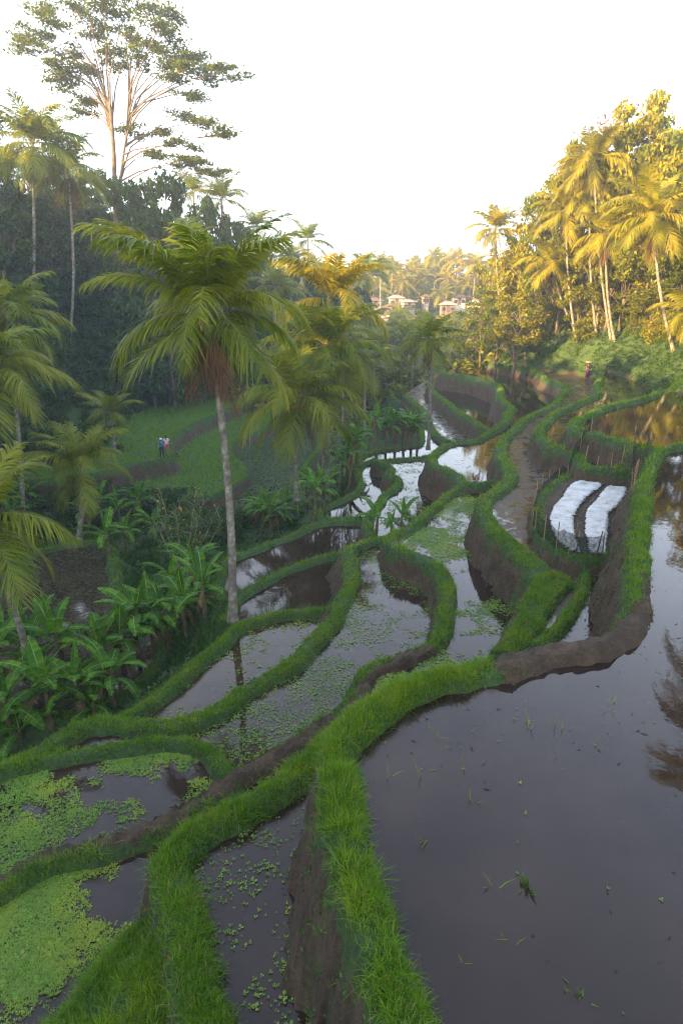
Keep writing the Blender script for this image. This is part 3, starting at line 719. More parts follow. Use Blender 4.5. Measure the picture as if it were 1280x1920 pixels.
def banana(label, base, stem=1.5, size=1.0, nl=8, dry=2, seed=0, group=None):
    rr = random.Random(seed)
    e = empty('banana_plant', Vector(base)); tag(e, label, 'banana plant', group)
    o = obj('stem', BSTEM, None, e); o.scale = (size, size, stem); o.rotation_euler = (rr.uniform(-.08, .08), rr.uniform(-.08, .08), rr.random() * 6)
    top = Vector((0, 0, stem * 0.985)); a0 = rr.random() * 6.28
    def put(k, a, s, dz=0.0):
        me = rr.choice(BL[k]); o = bpy.data.objects.new('leaf', me); COL.objects.link(o); o.parent = e
        o.location = top + Vector((math.cos(a) * 0.03, math.sin(a) * 0.03, dz)); o.rotation_euler = (rr.uniform(-.2, .2), rr.uniform(-.12, .12), a); o.scale = (s, s, s)
        if k == 'dry': o['label'] = 'withered brown leaf'
    put('spear', a0, size)
    for i in range(nl):
        put('up' if i < nl * 0.5 else 'out', a0 + 2.4 * (i + 1) + rr.uniform(-.3, .3), size * rr.uniform(0.8, 1.08), -0.04 * i)
    for i in range(dry): put('dry', a0 + 2.9 * i + 1, size * rr.uniform(0.7, 1.0), -0.25 - 0.1 * i)
    return e

# ------------------------------------------------------------------ broadleaf trees
def leaves(c, size, r, up=0.5, asp=0.5):
    """rhombic leaves at points c (n,3)"""
    n = len(c)
    nrm = r.normal(size=(n, 3)); nrm[:, 2] = np.abs(nrm[:, 2]) + up; nrm /= np.linalg.norm(nrm, axis=1)[:, None]
    t = r.normal(size=(n, 3)); t -= nrm * (t * nrm).sum(1)[:, None]; t /= np.linalg.norm(t, axis=1)[:, None]
    b = np.cross(nrm, t)
    s = (size * (0.6 + 0.8 * r.random(n)))[:, None]
    v = np.stack([c - t * s, c - b * s * asp + nrm * s * 0.1, c + t * s - nrm * s * 0.15, c + b * s * asp + nrm * s * 0.1], 1).reshape(-1, 3)
    f = np.arange(4 * n).reshape(-1, 4)
    return v, f
def gen_tree(seed, h=10, rad=3.2, ch=6.5, nclump=26, per=190, leaf=0.19, bark='dark_bark', mat='forest_leaf', clump=0.9, flat=0.65, r0=0.2, bare=0.0):
    r = np.random.default_rng(seed); mb = MB()
    n = 8; tr = [Vector((r.normal(0, 0.12) * i * 0.5, r.normal(0, 0.12) * i * 0.5, h * 0.9 * i / n)) for i in range(n + 1)]
    mb.tube(tr, [r0 * (1 - 0.8 * i / n) for i in range(n + 1)], 7)
    C = []
    for k in range(nclump):
        u = (k + 0.5) / nclump
        zz = h - ch + ch * u
        rr_ = rad * math.sqrt(max(0.04, 1 - (2 * u - 0.85) ** 2 / 1.45)) * r.uniform(0.35, 1.08)
        a = 2.4 * k + r.uniform(-.5, .5)
        c = Vector((rr_ * math.cos(a), rr_ * math.sin(a), zz + r.normal(0, 0.3)))
        j = tr[min(n - 1, max(1, int((zz / h) * n * r.uniform(0.55, 0.85))))]
        m = j.lerp(c, 0.5) + Vector((r.normal(0, .2), r.normal(0, .2), r.uniform(0.0, 0.5)))
        mb.tube([j, m, c], [r0 * 0.32, r0 * 0.2, r0 * 0.07], 5, False)
        C.append(c)
    pts = []
    for c in C:
        k = max(8, int(per * r.uniform(0.5, 1.3) * (1 - bare))); cs = clump * r.uniform(0.7, 1.35)
        q = r.normal(size=(k, 3)); q /= np.linalg.norm(q, axis=1)[:, None]; q *= (r.random(k) ** 0.45)[:, None] * cs
        q[:, 2] *= flat; pts.append(q + np.array(c))
    v, f = leaves(np.concatenate(pts), leaf, r)
    cm = np_mesh('crown', v, f, 4); cm.materials.append(M[mat])
    tm = mb.mesh('trunk', True); tm.materials.append(M[bark])
    return tm, cm
TREES = {
    'forest': [gen_tree(200 + i, 9.5 + i, 3.0 + 0.3 * i, 8.6 + 0.8 * i, 36, 200, 0.20) for i in range(3)],
    'slim': [gen_tree(210 + i, 12, 2.1, 8, 26, 150, 0.18, bark='pale_bark', clump=0.75) for i in range(2)],
    'hill': [gen_tree(220 + i, 8.5 + i, 3.2, 6, 28, 190, 0.18, mat='hill_leaf') for i in range(3)],
    'airy': [gen_tree(230 + i, 9, 3.6, 5.6, 30, 150, 0.15, bark='dark_bark', mat='airy_leaf', clump=0.85, flat=0.4, r0=0.14) for i in range(2)],
    'russet': [gen_tree(240, 10, 2.8, 4.5, 24, 60, 0.13, bark='pale_bark', mat='russet_leaf', clump=0.9, flat=0.5)],
    'far': [gen_tree(250 + i, 8.5, 3.2, 6.6, 18, 90, 0.34, mat='hill_leaf', clump=1.15) for i in range(3)],
}
TREES['bush'] = [gen_tree(260 + i, 2.6, 1.6, 2.4, 16, 130, 0.13, mat='hill_leaf', clump=0.62, r0=0.06) for i in range(2)]
TREES['dbush'] = [gen_tree(265 + i, 2.6, 1.6, 2.4, 16, 130, 0.13, mat='forest_leaf', clump=0.62, r0=0.06) for i in range(2)]
def tree(kind, label, loc, s=1.0, seed=0, group=None, name='broadleaf_tree', cat='tree', sz=None):
    rr = random.Random(seed); tm, cm = rr.choice(TREES[kind])
    e = empty(name, Vector(loc) - Vector((0, 0, 0.2)), rr.random() * 6.28); e.scale = (s, s, sz or s)
    tag(e, label, cat, group)
    obj('trunk' if 'bush' not in kind else 'stem', tm, None, e); obj('crown' if 'bush' not in kind else 'foliage', cm, None, e)
    return e
# ------------------------------------------------------------------ palms that can be told apart
def gpt(px, py, z=None):
    if z is None: return hit(px, py)
    x, y = P(px, py, z); return Vector((x, y, z))
def up_from(base, px, py, dy=0.0): return PD(px, py, base.y + dy)
b0 = gpt(436, 1158, -10.95)
palm('tall coconut palm with a speckled grey trunk rising beside the ponds', b0, up_from(b0, 390, 588), 0.80, 27, 11, 11, (0.25, 0, 0), nuts=5, r0=0.155, upw=0.45, lowf=0.14, tall=1.2)
b0 = gpt(598, 905, -12.6)
palm('coconut palm whose upright golden fronds catch the sun, behind the palm cluster', Vector((b0.x + 0.3, b0.y + 3.0, b0.z)), up_from(b0, 622, 562, 3.0), 1.08, 20, 12, 2, (-0.3, 0, 0), FRS, nuts=0, upw=0.68, lowf=0.1)
palm('coconut palm in the middle of the palm cluster, crown just below the sunlit golden one', b0 + Vector((0.5, 0, 0)), up_from(b0, 612, 652), 1.12, 28, 13, 3, (0.2, 0, 0), nuts=4)
b0 = gpt(556, 935, -12.8)
palm('lowest coconut palm of the cluster with orange nuts, standing above the banana plants', b0, up_from(b0, 560, 746), 1.05, 25, 14, 2, (-0.15, 0, 0), nuts=9, upw=0.35)
b0 = gpt(802, 840, -11.6)
palm('slender coconut palm standing alone beside the winding weedy channel', b0, up_from(b0, 802, 636), 0.66, 20, 15, 3, (0.2, 0, 0), nuts=6, r0=0.15)
b0 = gpt(147, 1008, -13.7)
palm('short young palm with arching fronds behind the brown pool on the left', b0, up_from(b0, 152, 872), 0.78, 18, 16, 1, (0.15, 0, 0), upw=0.5, lowf=0.1)
b0 = Vector((-10.7, 16.8, 0)); b0.z = float(H(b0.x, b0.y))
palm('leaning palm with a thin pale trunk at the left picture edge over the banana leaves', gpt(62, 1262, -13.0), PD(-34, 968, 16.5), 0.62, 16, 17, 1, (0.1, 0, 0), r0=0.13)
palm('coconut palm at the left picture edge with orange nuts and a reddish dry frond', Vector((-20.5, 33, float(H(-20.5, 33)))), PD(-22, 690, 33), 0.92, 24, 18, 3, (0.2, 0, 0), nuts=7)
b0 = Vector((PD(48, 600, 70).x, 70, 0)); b0.z = float(H(b0.x, 70))
palm('tall palm with brown skirt of dry fronds, leftmost on the forest edge', b0, PD(62, 268, 70), 1.3, 26, 19, 9, (0.3, 0, 0), r0=0.2)
b0 = Vector((PD(108, 570, 73).x, 73, 0)); b0.z = float(H(b0.x, 73))
palm('palm with a curved trunk and long dry fronds close behind the leftmost tall palm', b0, PD(128, 315, 73), 1.15, 18, 20, 9, (0.8, 0, 0), r0=0.19)
# right hillside
def rpalm(label, px, py, bx, by, size, n, seed, dead=2, d=None, name='coconut_palm', upw=0.35):
    if d is not None:
        while PD(bx, by, d).x - float(np.interp(d, *XT_R)) < 3.2 and d < 95: d += 0.5
    b = hit(bx, by) if d is None else Vector((PD(bx, by, d).x, d, 0))
    b.z = float(H(b.x, b.y))
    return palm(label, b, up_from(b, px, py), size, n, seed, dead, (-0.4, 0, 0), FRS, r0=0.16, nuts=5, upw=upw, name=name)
rpalm('sunlit palm with a long pale leaning trunk, rightmost on the hillside', 1222, 405, 1263, 658, 1.0, 26, 21, 3, upw=0.4)
rpalm('golden palm leaning over the grassy bank, second trunk from the hillside tip', 1032, 492, 1080, 622, 0.92, 22, 22, 3)
rpalm('tall sunlit palm with upright fronds behind the leaning golden palm', 1105, 345, 1118, 628, 1.0, 24, 23, 3, upw=0.5)
rpalm('sunlit palm half hidden in leaves with a short visible trunk beside a dry frond', 1135, 440, 1152, 640, 0.95, 22, 24, 5)
rpalm('dark palm silhouetted against the sky at the tip of the right hillside', 928, 430, 950, 640, 0.95, 20, 25, 3, d=84)
rpalm('bushy sugar palm at the skyline below the russet tree', 1112, 300, 1150, 600, 1.05, 26, 26, 2, d=66, name='sugar_palm', upw=0.4)
rpalm('palm crown showing between the two golden palms near the skyline', 1060, 395, 1085, 600, 0.9, 20, 27, 2, d=70)
rpalm('low palm at the right picture edge growing from the bank', 1290, 585, 1290, 640, 0.7, 14, 28, 0, d=46)
for i, (x, y, zt, s) in enumerate([(16.2, 20.5, 4.6, 0.95), (15.0, 13.5, 3.5, 0.95), (13.6, 8.5, 3.0, 0.95)]):
    palm(['coconut palm whose crown is mirrored at the right edge of the big pond', 'coconut palm mirrored in the big pond, middle one of three beyond the picture edge', 'coconut palm mirrored low in the right corner of the big pond'][i],
         Vector((x + 5.5, y, float(H(x + 5.5, y)))), Vector((x, y, zt)), s, 22, 30 + i, 3, (0.4, 0, 0), FRS, r0=0.16)

# distant palms
def fp(label, px, py, d, s=1.0, seed=0, sunny=False, group=None, dx=0.0, low=None):
    t = PD(px, py, d); x = t.x + dx; y = d
    return far_palm(label, Vector((x, y, float(H(x, y)) if low is None else low)), t, s, seed, sunny, group, 'pale_bark', 0.17)
fp('palm poking above the left forest behind the largest palm', 415, 375, 92, 1.05, 1)
fp('palm on the left forest skyline, just left of another palm top', 362, 362, 95, 1.0, 2)
fp('small dark palm silhouette on the skyline right of the largest palm', 481, 425, 105, 0.95, 3)
fp('tall thin palm silhouette on the skyline above the golden fronds', 577, 452, 118, 1.1, 4)
fp('palm silhouette just left of the golden fronds on the skyline', 543, 490, 110, 1.15, 5)
fp('tall palm standing highest above the far wooded hill', 815, 482, 215, 1.25, 6, True)
fp('palm with a pale trunk right of the highest far palm', 860, 487, 205, 1.4, 7, True)
fp('palm on the far hill close to the right hillside', 892, 497, 200, 1.4, 8, True)
fp('slim palm on the far skyline near the golden fronds', 714, 495, 190, 1.1, 9, True)
fp('dark palm beside the far skyline just right of the golden fronds', 690, 515, 130, 1.3, 10)
g = 'sunlit palms on the far wooded hill'
for i, (px, py, d) in enumerate([(735, 508, 212), (745, 512, 220), (773, 510, 218), (840, 525, 208), (755, 530, 205), (905, 520, 206), (880, 535, 203), (920, 540, 200), (796, 520, 214), (700, 540, 205), (830, 555, 200)]):
    fp('sunlit palm among the trees of the far hill above the village', px, py, d, 1.15, 40 + i, True, g)
g = 'hazy palms in the valley below the village'
for i, (px, py, d) in enumerate([(690, 600, 120), (735, 615, 140), (762, 640, 105), (775, 650, 100), (720, 640, 110), (860, 640, 140), (890, 650, 125), (905, 625, 150), (845, 620, 160), (925, 640, 130), (700, 655, 95), (870, 600, 165), (750, 590, 170), (660, 600, 100), (640, 640, 84), (685, 690, 80), (515, 540, 90)]):
    fp('hazy palm with a pale trunk in the shaded valley below the village', px, py, d, 1.05, 60 + i, False, g)

# ------------------------------------------------------------------ the tall feathery tree on the left
def tall_tree():
    D = 85.0; r = np.random.default_rng(5)
    base = PD(222, 640, D); base.z = float(H(base.x, base.y))
    e = empty('tall_tree', base - Vector((0, 0, 0.3))); tag(e, 'very tall pale tree with bare forking branches and thin flat foliage against the sky', 'tree')
    o = e.location
    q = lambda px, py, dd=0.0: PD(px, py, D + dd) - o
    trunk = [Vector((0, 0, 0)), q(222, 560), q(219, 470), q(217, 380), q(214, 290), q(209, 215), q(205, 190)]
    mb = MB(); mb.tube(trunk, [0.38, 0.34, 0.31, 0.29, 0.26, 0.22, 0.18], 9)
    f1 = trunk[-1]; f2 = q(222, 380); f3 = q(213, 250)
    sec = [q(225, 340), q(235, 270), q(243, 200)]
    mb.tube([f2] + sec, [0.20, 0.16, 0.13, 0.10], 7)
    CL = [((60, 80), 1), ((100, 42), 1), ((40, 95), 1), ((140, 100), 1), ((178, 62), 1), ((228, 30), 1), ((300, 48), 2), ((262, 110), 2), ((325, 78), 2), ((160, 130), 1), ((102, 118), 1), ((318, 120), 2), ((352, 128), 2), ((395, 138), 2), ((368, 172), 2), ((338, 158), 2), ((425, 132), 2), ((250, 72), 1), ((285, 15), 2), ((200, 92), 1), ((382, 228), 3), ((405, 252), 3), ((350, 215), 3), ((312, 252), 3), ((335, 272), 3), ((252, 245), 3), ((370, 302), 4), ((398, 322), 4), ((342, 300), 4), ((282, 288), 4), ((150, 205), 5), ((128, 140), 1), ((165, 188), 5), ((112, 150), 5), ((190, 15), 1), ((140, 10), 1), ((85, 15), 1), ((235, -10), 2), ((320, 20), 2), ((170, 35), 1), ((290, 85), 2), ((215, 120), 1), ((380, 115), 2), ((345, 105), 2), ((70, 60), 1)]
    st = {1: trunk[-1], 2: sec[-1], 3: sec[1], 4: sec[0], 5: trunk[-2]}
    leader = {1: (trunk[-3], trunk[-1]), 2: (sec[1], sec[2]), 3: (sec[0], sec[1]), 4: (f2, sec[0]), 5: (trunk[-3], trunk[-2])}
    pts = []
    for (px, py), b in CL:
        c = q(px, py, r.uniform(-4, 4)); s0 = st[b]
        a_, z_ = leader[b]; s0 = a_.lerp(z_, r.random() ** 0.7); dv = c - s0
        m1 = s0 + Vector((dv.x * .22, dv.y * .22, max(dv.z, 0.6) * .42)) + Vector((r.normal(0, .15), r.normal(0, .2), 0.1)); m2 = s0 + Vector((dv.x * .6, dv.y * .6, dv.z * .78)) + Vector((r.normal(0, .2), r.normal(0, .3), 0.1))
        mb.tube([s0, m1, m2, c], [0.125, 0.09, 0.055, 0.025], 5, False)
        for k in range(7):
            cc = c + Vector((r.normal(0, 0.85), r.normal(0, 1.1), r.normal(0, 0.32)))
            mb.tube([m2.lerp(c, 0.5), cc], [0.035, 0.015], 4, False)
            w = r.normal(size=(80, 3)) * np.array([0.55, 0.6, 0.14]); pts.append(w + np.array(cc))
    mb.build('trunk', M['tall_bark'], e, True)
    v, f = leaves(np.concatenate(pts), 0.21, r, up=1.0)
    obj('crown', np_mesh('crown', v, f, 4), M['tall_leaf'], e)
tall_tree()

# ------------------------------------------------------------------ forest on the left hillside
def hx(side, y, t): return float(np.interp(y, *(XT_L if side == 'L' else XT_R))) + (-t if side == 'L' else t)
rr = random.Random(3); cnt = 0
for y in [44, 50, 56, 62, 68, 74, 80, 86, 92, 99, 107, 116]:
    for t in [8.5, 13, 18, 24]:
        yy = y + rr.uniform(-2.5, 2.5); x = hx('L', yy, t + rr.uniform(-1.5, 1.5)); px = 640 + F * x / (yy * CT)
        if px < -260: continue
        if abs(px - 215) < 22 and yy < 84: continue
        k = 'slim' if rr.random() < 0.25 else 'forest'
        tree(k, 'dark broadleaf tree in the unseen part of the left forest, added to shade the valley', (x, yy, float(H(x, yy))), rr.uniform(0.95, 1.35), cnt, 'forest trees on the left hillside'); cnt += 1
SHADE = [(y, t) for y in range(-40, 44, 6) for t in (12, 24, 36)]  # unseen trees left of view, added and sized to shade the valley
for y, t in SHADE:
    if y > -8 and t > 30: continue
    sz_ = rr.uniform(1.1, 1.3) if y < -8 else (0.75 if t < 20 else 0.6) if y < 14 else (0.95 if t < 20 else 0.68)
    y += rr.uniform(-1.5, 1.5); t += rr.uniform(-2, 2); x = hx('L', y, t)
    tree('forest', 'dark broadleaf tree in the unseen part of the left forest, added to shade the valley', (x, y, float(H(x, y))), sz_, cnt, 'forest trees on the left hillside'); cnt += 1
for y in [58, 64, 70, 77, 84, 91, 98]:
    x = hx('L', y, rr.uniform(4.0, 6.5)); tree('forest', 'dark broadleaf tree in the unseen part of the left forest, added to shade the valley', (x, y, float(H(x, y))), rr.uniform(0.6, 0.85), cnt, 'forest trees on the left hillside'); cnt += 1
for i in range(85):
    y = rr.uniform(40, 100); t = rr.uniform(1.0, 9); x = hx('L', y, t)
    tree('dbush', 'low dark bush on the slope below the left forest', (x, y, float(H(x, y))), rr.uniform(0.8, 1.7), cnt, 'bushes below the left forest', 'bush', 'bush'); cnt += 1
for i, (px, py) in enumerate([(15, 930), (60, 945), (100, 950), (120, 975), (90, 1000), (200, 940), (235, 955), (270, 950), (300, 960), (30, 960), (180, 965), (330, 955), (360, 970), (395, 985), (420, 1000), (450, 975), (140, 930), (5, 1010)]):
    p = hit(px, py + 15); tree('dbush', 'dark bush in the hollow between the brown pool and the rice fields', p, rr.uniform(0.55, 1.0), 950 + i, 'bushes in the hollow below the rice fields', 'bush', 'bush')
for i, (px, py) in enumerate([(20, 880), (70, 870), (120, 868), (40, 840), (95, 835), (160, 850), (200, 845), (30, 800), (110, 800), (170, 800), (230, 800), (215, 780), (60, 770), (150, 765), (245, 770), (290, 760), (20, 750), (105, 740)]):
    p = hit(px, py); tree('dbush', 'dark bush scattered over the left end of the upper rice field', p, rr.uniform(0.5, 1.1), 980 + i, 'bushes on the left end of the rice field', 'bush', 'bush')
palm('palm with dark drooping fronds hanging in from the left edge above the rice field', Vector((PD(10, 800, 41).x, 41, float(H(PD(10, 800, 41).x, 41)))), PD(12, 590, 41), 0.95, 22, 41, 3, (0.2, 0, 0))
palm('young palm with low arching fronds at the left end of the rice field', hit(215, 850), PD(205, 775, hit(215, 850).y), 0.7, 14, 42, 0, (0.1, 0, 0), upw=0.5, lowf=0.1)
for i, (px, d) in enumerate([(690, 176), (712, 180), (728, 172), (755, 178), (778, 182), (812, 176), (828, 180), (850, 174), (905, 176), (925, 180), (872, 182), (745, 184)]):
    x = PD(px, 600, d).x; z0 = float(H(x, d)); zt = PD(px, 592 + (i * 37) % 14, d).z
    tree('far', 'tree standing just below the village houses', (x, d, z0), 0.7, 1100 + i, 'trees just below the village', sz=max(0.35, (zt - z0) / 9.0))
# right hillside
for y in [40, 46, 52, 58, 64, 70, 77, 84]:
    for t in [13, 18.5, 25]:
        yy = y + rr.uniform(-2, 2); x = hx('R', yy, t + rr.uniform(-1, 1)); px = 640 + F * x / (yy * CT)
        if px > 1560: continue
        k = 'airy' if rr.random() < 0.3 else 'hill'
        tree(k, 'sunlit leafy tree among the palms on the right hillside', (x, yy, float(H(x, yy))), rr.uniform(1.0, 1.5), cnt, 'leafy trees on the right hillside'); cnt += 1
def tree_to(kind, label, px, py, d, wide, seed, group=None):
    """a tree standing on the hillside at distance d whose top reaches the pixel"""
    while PD(px, py, d).x - float(np.interp(d, *XT_R)) < 4.6 and d < 95: d += 0.5
    t = PD(px, py, d); z0 = float(H(t.x, d)); hgt = {'hill': 9.5, 'airy': 9.3, 'forest': 10.5, 'russet': 10.3}[kind]
    return tree(kind, label, (t.x, d, z0), wide, seed, group, sz=max(0.35, (t.z - z0) / hgt))
for i, (px, py, d, wd) in enumerate([(1005, 350, 73, 1.0), (1040, 335, 70, 1.05), (965, 425, 79, .9), (932, 455, 83, .85), (1080, 310, 68, 1.0), (1125, 250, 66, 1.1), (1215, 235, 64, 1.1), (1255, 235, 60, 1.1), (1285, 270, 56, 1.1), (1025, 405, 67, .9), (1070, 375, 63, .95), (1150, 330, 60, 1.0), (1205, 330, 56, 1.0), (1265, 345, 52, 1.0), (1105, 425, 62, .85), (1185, 435, 54, .9), (1245, 450, 50, .9), (1045, 475, 69, .8), (985, 475, 75, .8), (1150, 500, 58, .8), (1095, 515, 64, .75), (1215, 530, 50, .75), (1285, 520, 47, .8), (1180, 280, 65, 1.0), (960, 500, 80, .75), (1010, 520, 73, .7)]):
    tree_to('airy' if i % 4 == 1 else 'hill', 'sunlit leafy tree among the palms on the right hillside', px, py, d, wd * 1.1, 700 + i, 'leafy trees on the right hillside')
tree_to('russet', 'tall thin tree with russet leaves on the right skyline', 1172, 195, 70, 1.25, 900)
tree_to('airy', 'tall airy tree at the skyline right of the russet tree', 1238, 215, 68, 1.2, 901)
p = PD(905, 600, 88); tree('airy', 'spreading leafy tree at the tip of the right hillside beside the village', (p.x, 88, float(H(p.x, 88))), 1.15, 902)
p = PD(935, 600, 80); tree('airy', 'leaning leafy tree in front of the dark palm on the right hillside', (p.x, 80, float(H(p.x, 80))), 1.0, 903)
p = PD(970, 600, 76); tree('hill', 'rounded leafy tree over the terrace corner at the right hillside tip', (p.x, 76, float(H(p.x, 76))), 0.95, 904)
for i, (px, py, d, wd) in enumerate([(250, 352, 78, 1.2), (282, 345, 80, 1.2), (312, 340, 82, 1.1), (345, 355, 86, 1.2), (378, 368, 89, 1.2), (404, 388, 92, 1.1), (432, 402, 96, 1.2), (458, 428, 99, 1.2), (492, 458, 104, 1.2), (522, 482, 110, 1.3), (565, 492, 116, 1.3), (605, 500, 121, 1.3), (640, 505, 126, 1.3), (672, 505, 128, 1.3), (298, 400, 76, 1.1), (360, 420, 84, 1.1), (420, 450, 90, 1.1), (470, 490, 97, 1.1), (530, 520, 104, 1.1), (590, 535, 112, 1.1)]):
    t_ = PD(px, py, d); z0 = float(H(t_.x, d))
    tree('forest', 'dark broadleaf tree in the unseen part of the left forest, added to shade the valley', (t_.x, d, z0), wd, 800 + i, 'forest trees on the left hillside', sz=max(0.4, (t_.z - z0) / 10.8))
for i in range(70):
    y = rr.uniform(38, 88); t = rr.uniform(3.2, 9); x = hx('R', y, t)
    tree('bush', 'leafy bush growing on the right hillside below the palms', (x, y, float(H(x, y))), rr.uniform(0.5, 1.25), cnt, 'bushes on the right hillside', 'bush', 'bush'); cnt += 1
# valley and far hill
for i in range(78):
    y = rr.uniform(88, 178); x = rr.uniform(-22 + (y - 90) * 0.1, 30 + (y - 88) * 0.45)
    tree('far', 'hazy tree in the shaded valley below the village', (x, y, float(H(x, y))), rr.uniform(0.8, 1.25), cnt, 'hazy trees in the valley'); cnt += 1
for i in range(105):
    y = rr.uniform(206, 262); x = rr.uniform(-50, 125)
    tree('far', 'sunlit tree on the far hill above the village', (x, y, float(H(x, y))), rr.uniform(0.85, 1.35), cnt, 'trees on the far hill'); cnt += 1

# ------------------------------------------------------------------ banana plants
def ban(label, px, py, stem, size=1.0, nl=8, dry=2, seed=0, group=None, z=None):
    b = gpt(px, py, z); b.z = float(H(b.x, b.y)) - 0.05
    return banana(label, b, stem, size * 0.98, nl, dry, seed, group)
ORD = ['first','second','third','fourth','fifth','sixth','seventh','eighth','ninth','tenth','eleventh','twelfth','thirteenth','fourteenth','fifteenth','sixteenth']
g = 'banana plants in the lower left grove'; lab = 'broad-leaved banana plant in the crowded grove at the lower left'
near = [(25, 1372, 1.4, .95), (95, 1352, 1.7, 1.0), (70, 1290, 2.2, 1.05), (10, 1300, 2.0, 1.0), (150, 1335, 1.4, .85), (215, 1318, 1.4, .85), (235, 1265, 2.0, .95), (265, 1240, 2.3, 1.0), (290, 1225, 2.0, .95), (315, 1215, 1.9, .9), (350, 1190, 1.8, .9), (385, 1165, 1.7, .85), (120, 1290, 2.4, 1.05), (195, 1285, 1.9, .95), (330, 1160, 2.2, .9), (370, 1130, 2.0, .85)]
near.sort()
for i, (px, py, st, s) in enumerate(near): ban('broad-leaved banana plant in the lower left grove, %s from the left' % ORD[i], px, py, st, s, 9, 4, 300 + i, g)
ban('small banana plant with a bright young leaf at the grove front, by the grass bank', 180, 1345, 0.7, 0.7, 6, 1, 330)
ban('low banana plant at the left picture edge below the grove', 40, 1385, 0.5, 0.75, 6, 1, 331)
g = 'banana plants behind the flowering shrub'
for i, (px, py, st, s) in enumerate(sorted([(165, 1000, 1.8, .95), (190, 985, 2.2, 1.0), (225, 1000, 2.0, .95), (265, 985, 2.2, .95), (240, 1040, 1.8, .9), (205, 1045, 1.6, .9), (290, 1020, 1.6, .9)])):
    ban('banana plant behind the yellow-flowered shrub, %s from the left' % ORD[i], px, py, st, s, 8, 3, 340 + i, g)
g = 'banana plants at the foot of the palm cluster'
for i, (px, py, st, s) in enumerate(sorted([(492, 1000, 1.9, .85), (508, 1005, 2.1, .85), (520, 1000, 1.6, .8), (535, 985, 1.9, .85), (558, 978, 1.9, .85), (590, 968, 1.8, .85), (606, 958, 1.6, .8), (480, 985, 1.7, .85), (575, 950, 2.2, .85)])):
    ban('banana plant at the foot of the palm cluster, %s from the left' % ORD[i], px, py, st, s, 8, 3, 350 + i, g)
g = 'banana plants below the lone slender palm'
for i, (px, py, st, s) in enumerate(sorted([(640, 918, 2.3, .95), (655, 912, 2.6, .95), (668, 880, 2.6, 1.0), (690, 848, 2.4, 1.0), (705, 845, 2.8, 1.0), (722, 843, 2.2, 1.0), (740, 842, 2.6, 1.05), (755, 840, 2.3, 1.0), (770, 838, 2.2, 1.0), (700, 830, 3.0, 1.1), (735, 825, 3.0, 1.1), (762, 825, 2.6, 1.05), (782, 832, 2.0, .95), (628, 900, 2.4, 1.0), (650, 890, 2.8, 1.0)])):
    ban('banana plant in the grove left of the lone slender palm, %s from the left' % ORD[i], px, py, st, s, 8, 2, 370 + i, g)
ban('tallest banana plant of the small trio on the pond dyke', 705, 1012, 1.15, 0.72, 6, 0, 390, z=-11.1)
ban('slim banana plant on the pond dyke, rightmost of the small trio', 754, 986, 1.05, 0.66, 6, 0, 391, z=-10.6)
ban('short banana plant in the middle of the small trio on the dyke', 733, 1000, 0.75, 0.55, 5, 0, 392, z=-10.7)
g = 'banana plants at the left edge below the rice field'
for i, (px, py, st, s) in enumerate(sorted([(15, 985, 2.2, 1.0), (35, 1000, 1.8, .95), (60, 970, 2.0, .95)])):
    ban('banana plant at the left edge below the rice field, %s from the left' % ORD[i], px, py, st, s, 8, 2, 395 + i, g)

# ------------------------------------------------------------------ the yellow-flowered shrub
def flower_shrub():
    r = np.random.default_rng(31); b = gpt(345, 1120); b.z = float(H(b.x, b.y))
    e = empty('flowering_shrub', b); tag(e, 'open twiggy shrub with pale stems and orange-yellow flowers above the banana leaves', 'shrub')
    mb = MB(); tips = []
    top = PD(335, 900, b.y) - b
    for i in range(13):
        a = 2.4 * i; s = r.uniform(0.35, 1.0)
        tip = Vector((top.x + math.cos(a) * 2.2 * s, math.sin(a) * 1.8 * s, top.z * r.uniform(0.65, 1.05)))
        m = Vector((tip.x * 0.35, tip.y * 0.35, tip.z * 0.45)) + Vector((r.normal(0, .1), r.normal(0, .1), 0))
        mb.tube([(0, 0, -0.2), m, tip], [0.05, 0.032, 0.012], 5, False)
        for k in range(8):
            s0 = m.lerp(tip, r.uniform(0.0, 0.95)); t2 = s0 + Vector((r.normal(0, .42), r.normal(0, .42), r.uniform(0.15, 0.7)))
            mb.tube([s0, s0.lerp(t2, .5) + Vector((0, 0, 0.04)), t2], [0.014, 0.01, 0.005], 4, False); tips.append((s0, t2))
    mb.build('stem', M['pale_bark'], e, True)
    pts = [np.array(s0.lerp(t2, r.uniform(0.2, 1.05))) + r.normal(0, 0.12, 3) for s0, t2 in tips for _ in range(26)]
    v, f = leaves(np.array(pts), 0.075, r); obj('foliage', np_mesh('foliage', v, f, 4), M['shrub_leaf'], e)
    mf = MB()
    for k in range(5):
        a = k * 1.2566; mf.add([(0, 0, 0), (0.05 * math.cos(a - .5), 0.05 * math.sin(a - .5), 0.03), (0.075 * math.cos(a), 0.075 * math.sin(a), 0.02), (0.05 * math.cos(a + .5), 0.05 * math.sin(a + .5), 0.03)], [(0, 1, 2, 3)])
    me = mf.mesh('flower'); me.materials.append(M['flower_petal'])
    for k in range(46):
        s0, t2 = tips[(k * 7) % len(tips)]; o = bpy.data.objects.new('flower', me); COL.objects.link(o); o.parent = e
        o.location = t2 + Vector((r.normal(0, .05), r.normal(0, .05), 0.03)); o.rotation_euler = (r.uniform(-1.2, 1.2), r.uniform(-1.2, 1.2), r.random() * 6)
flower_shrub()
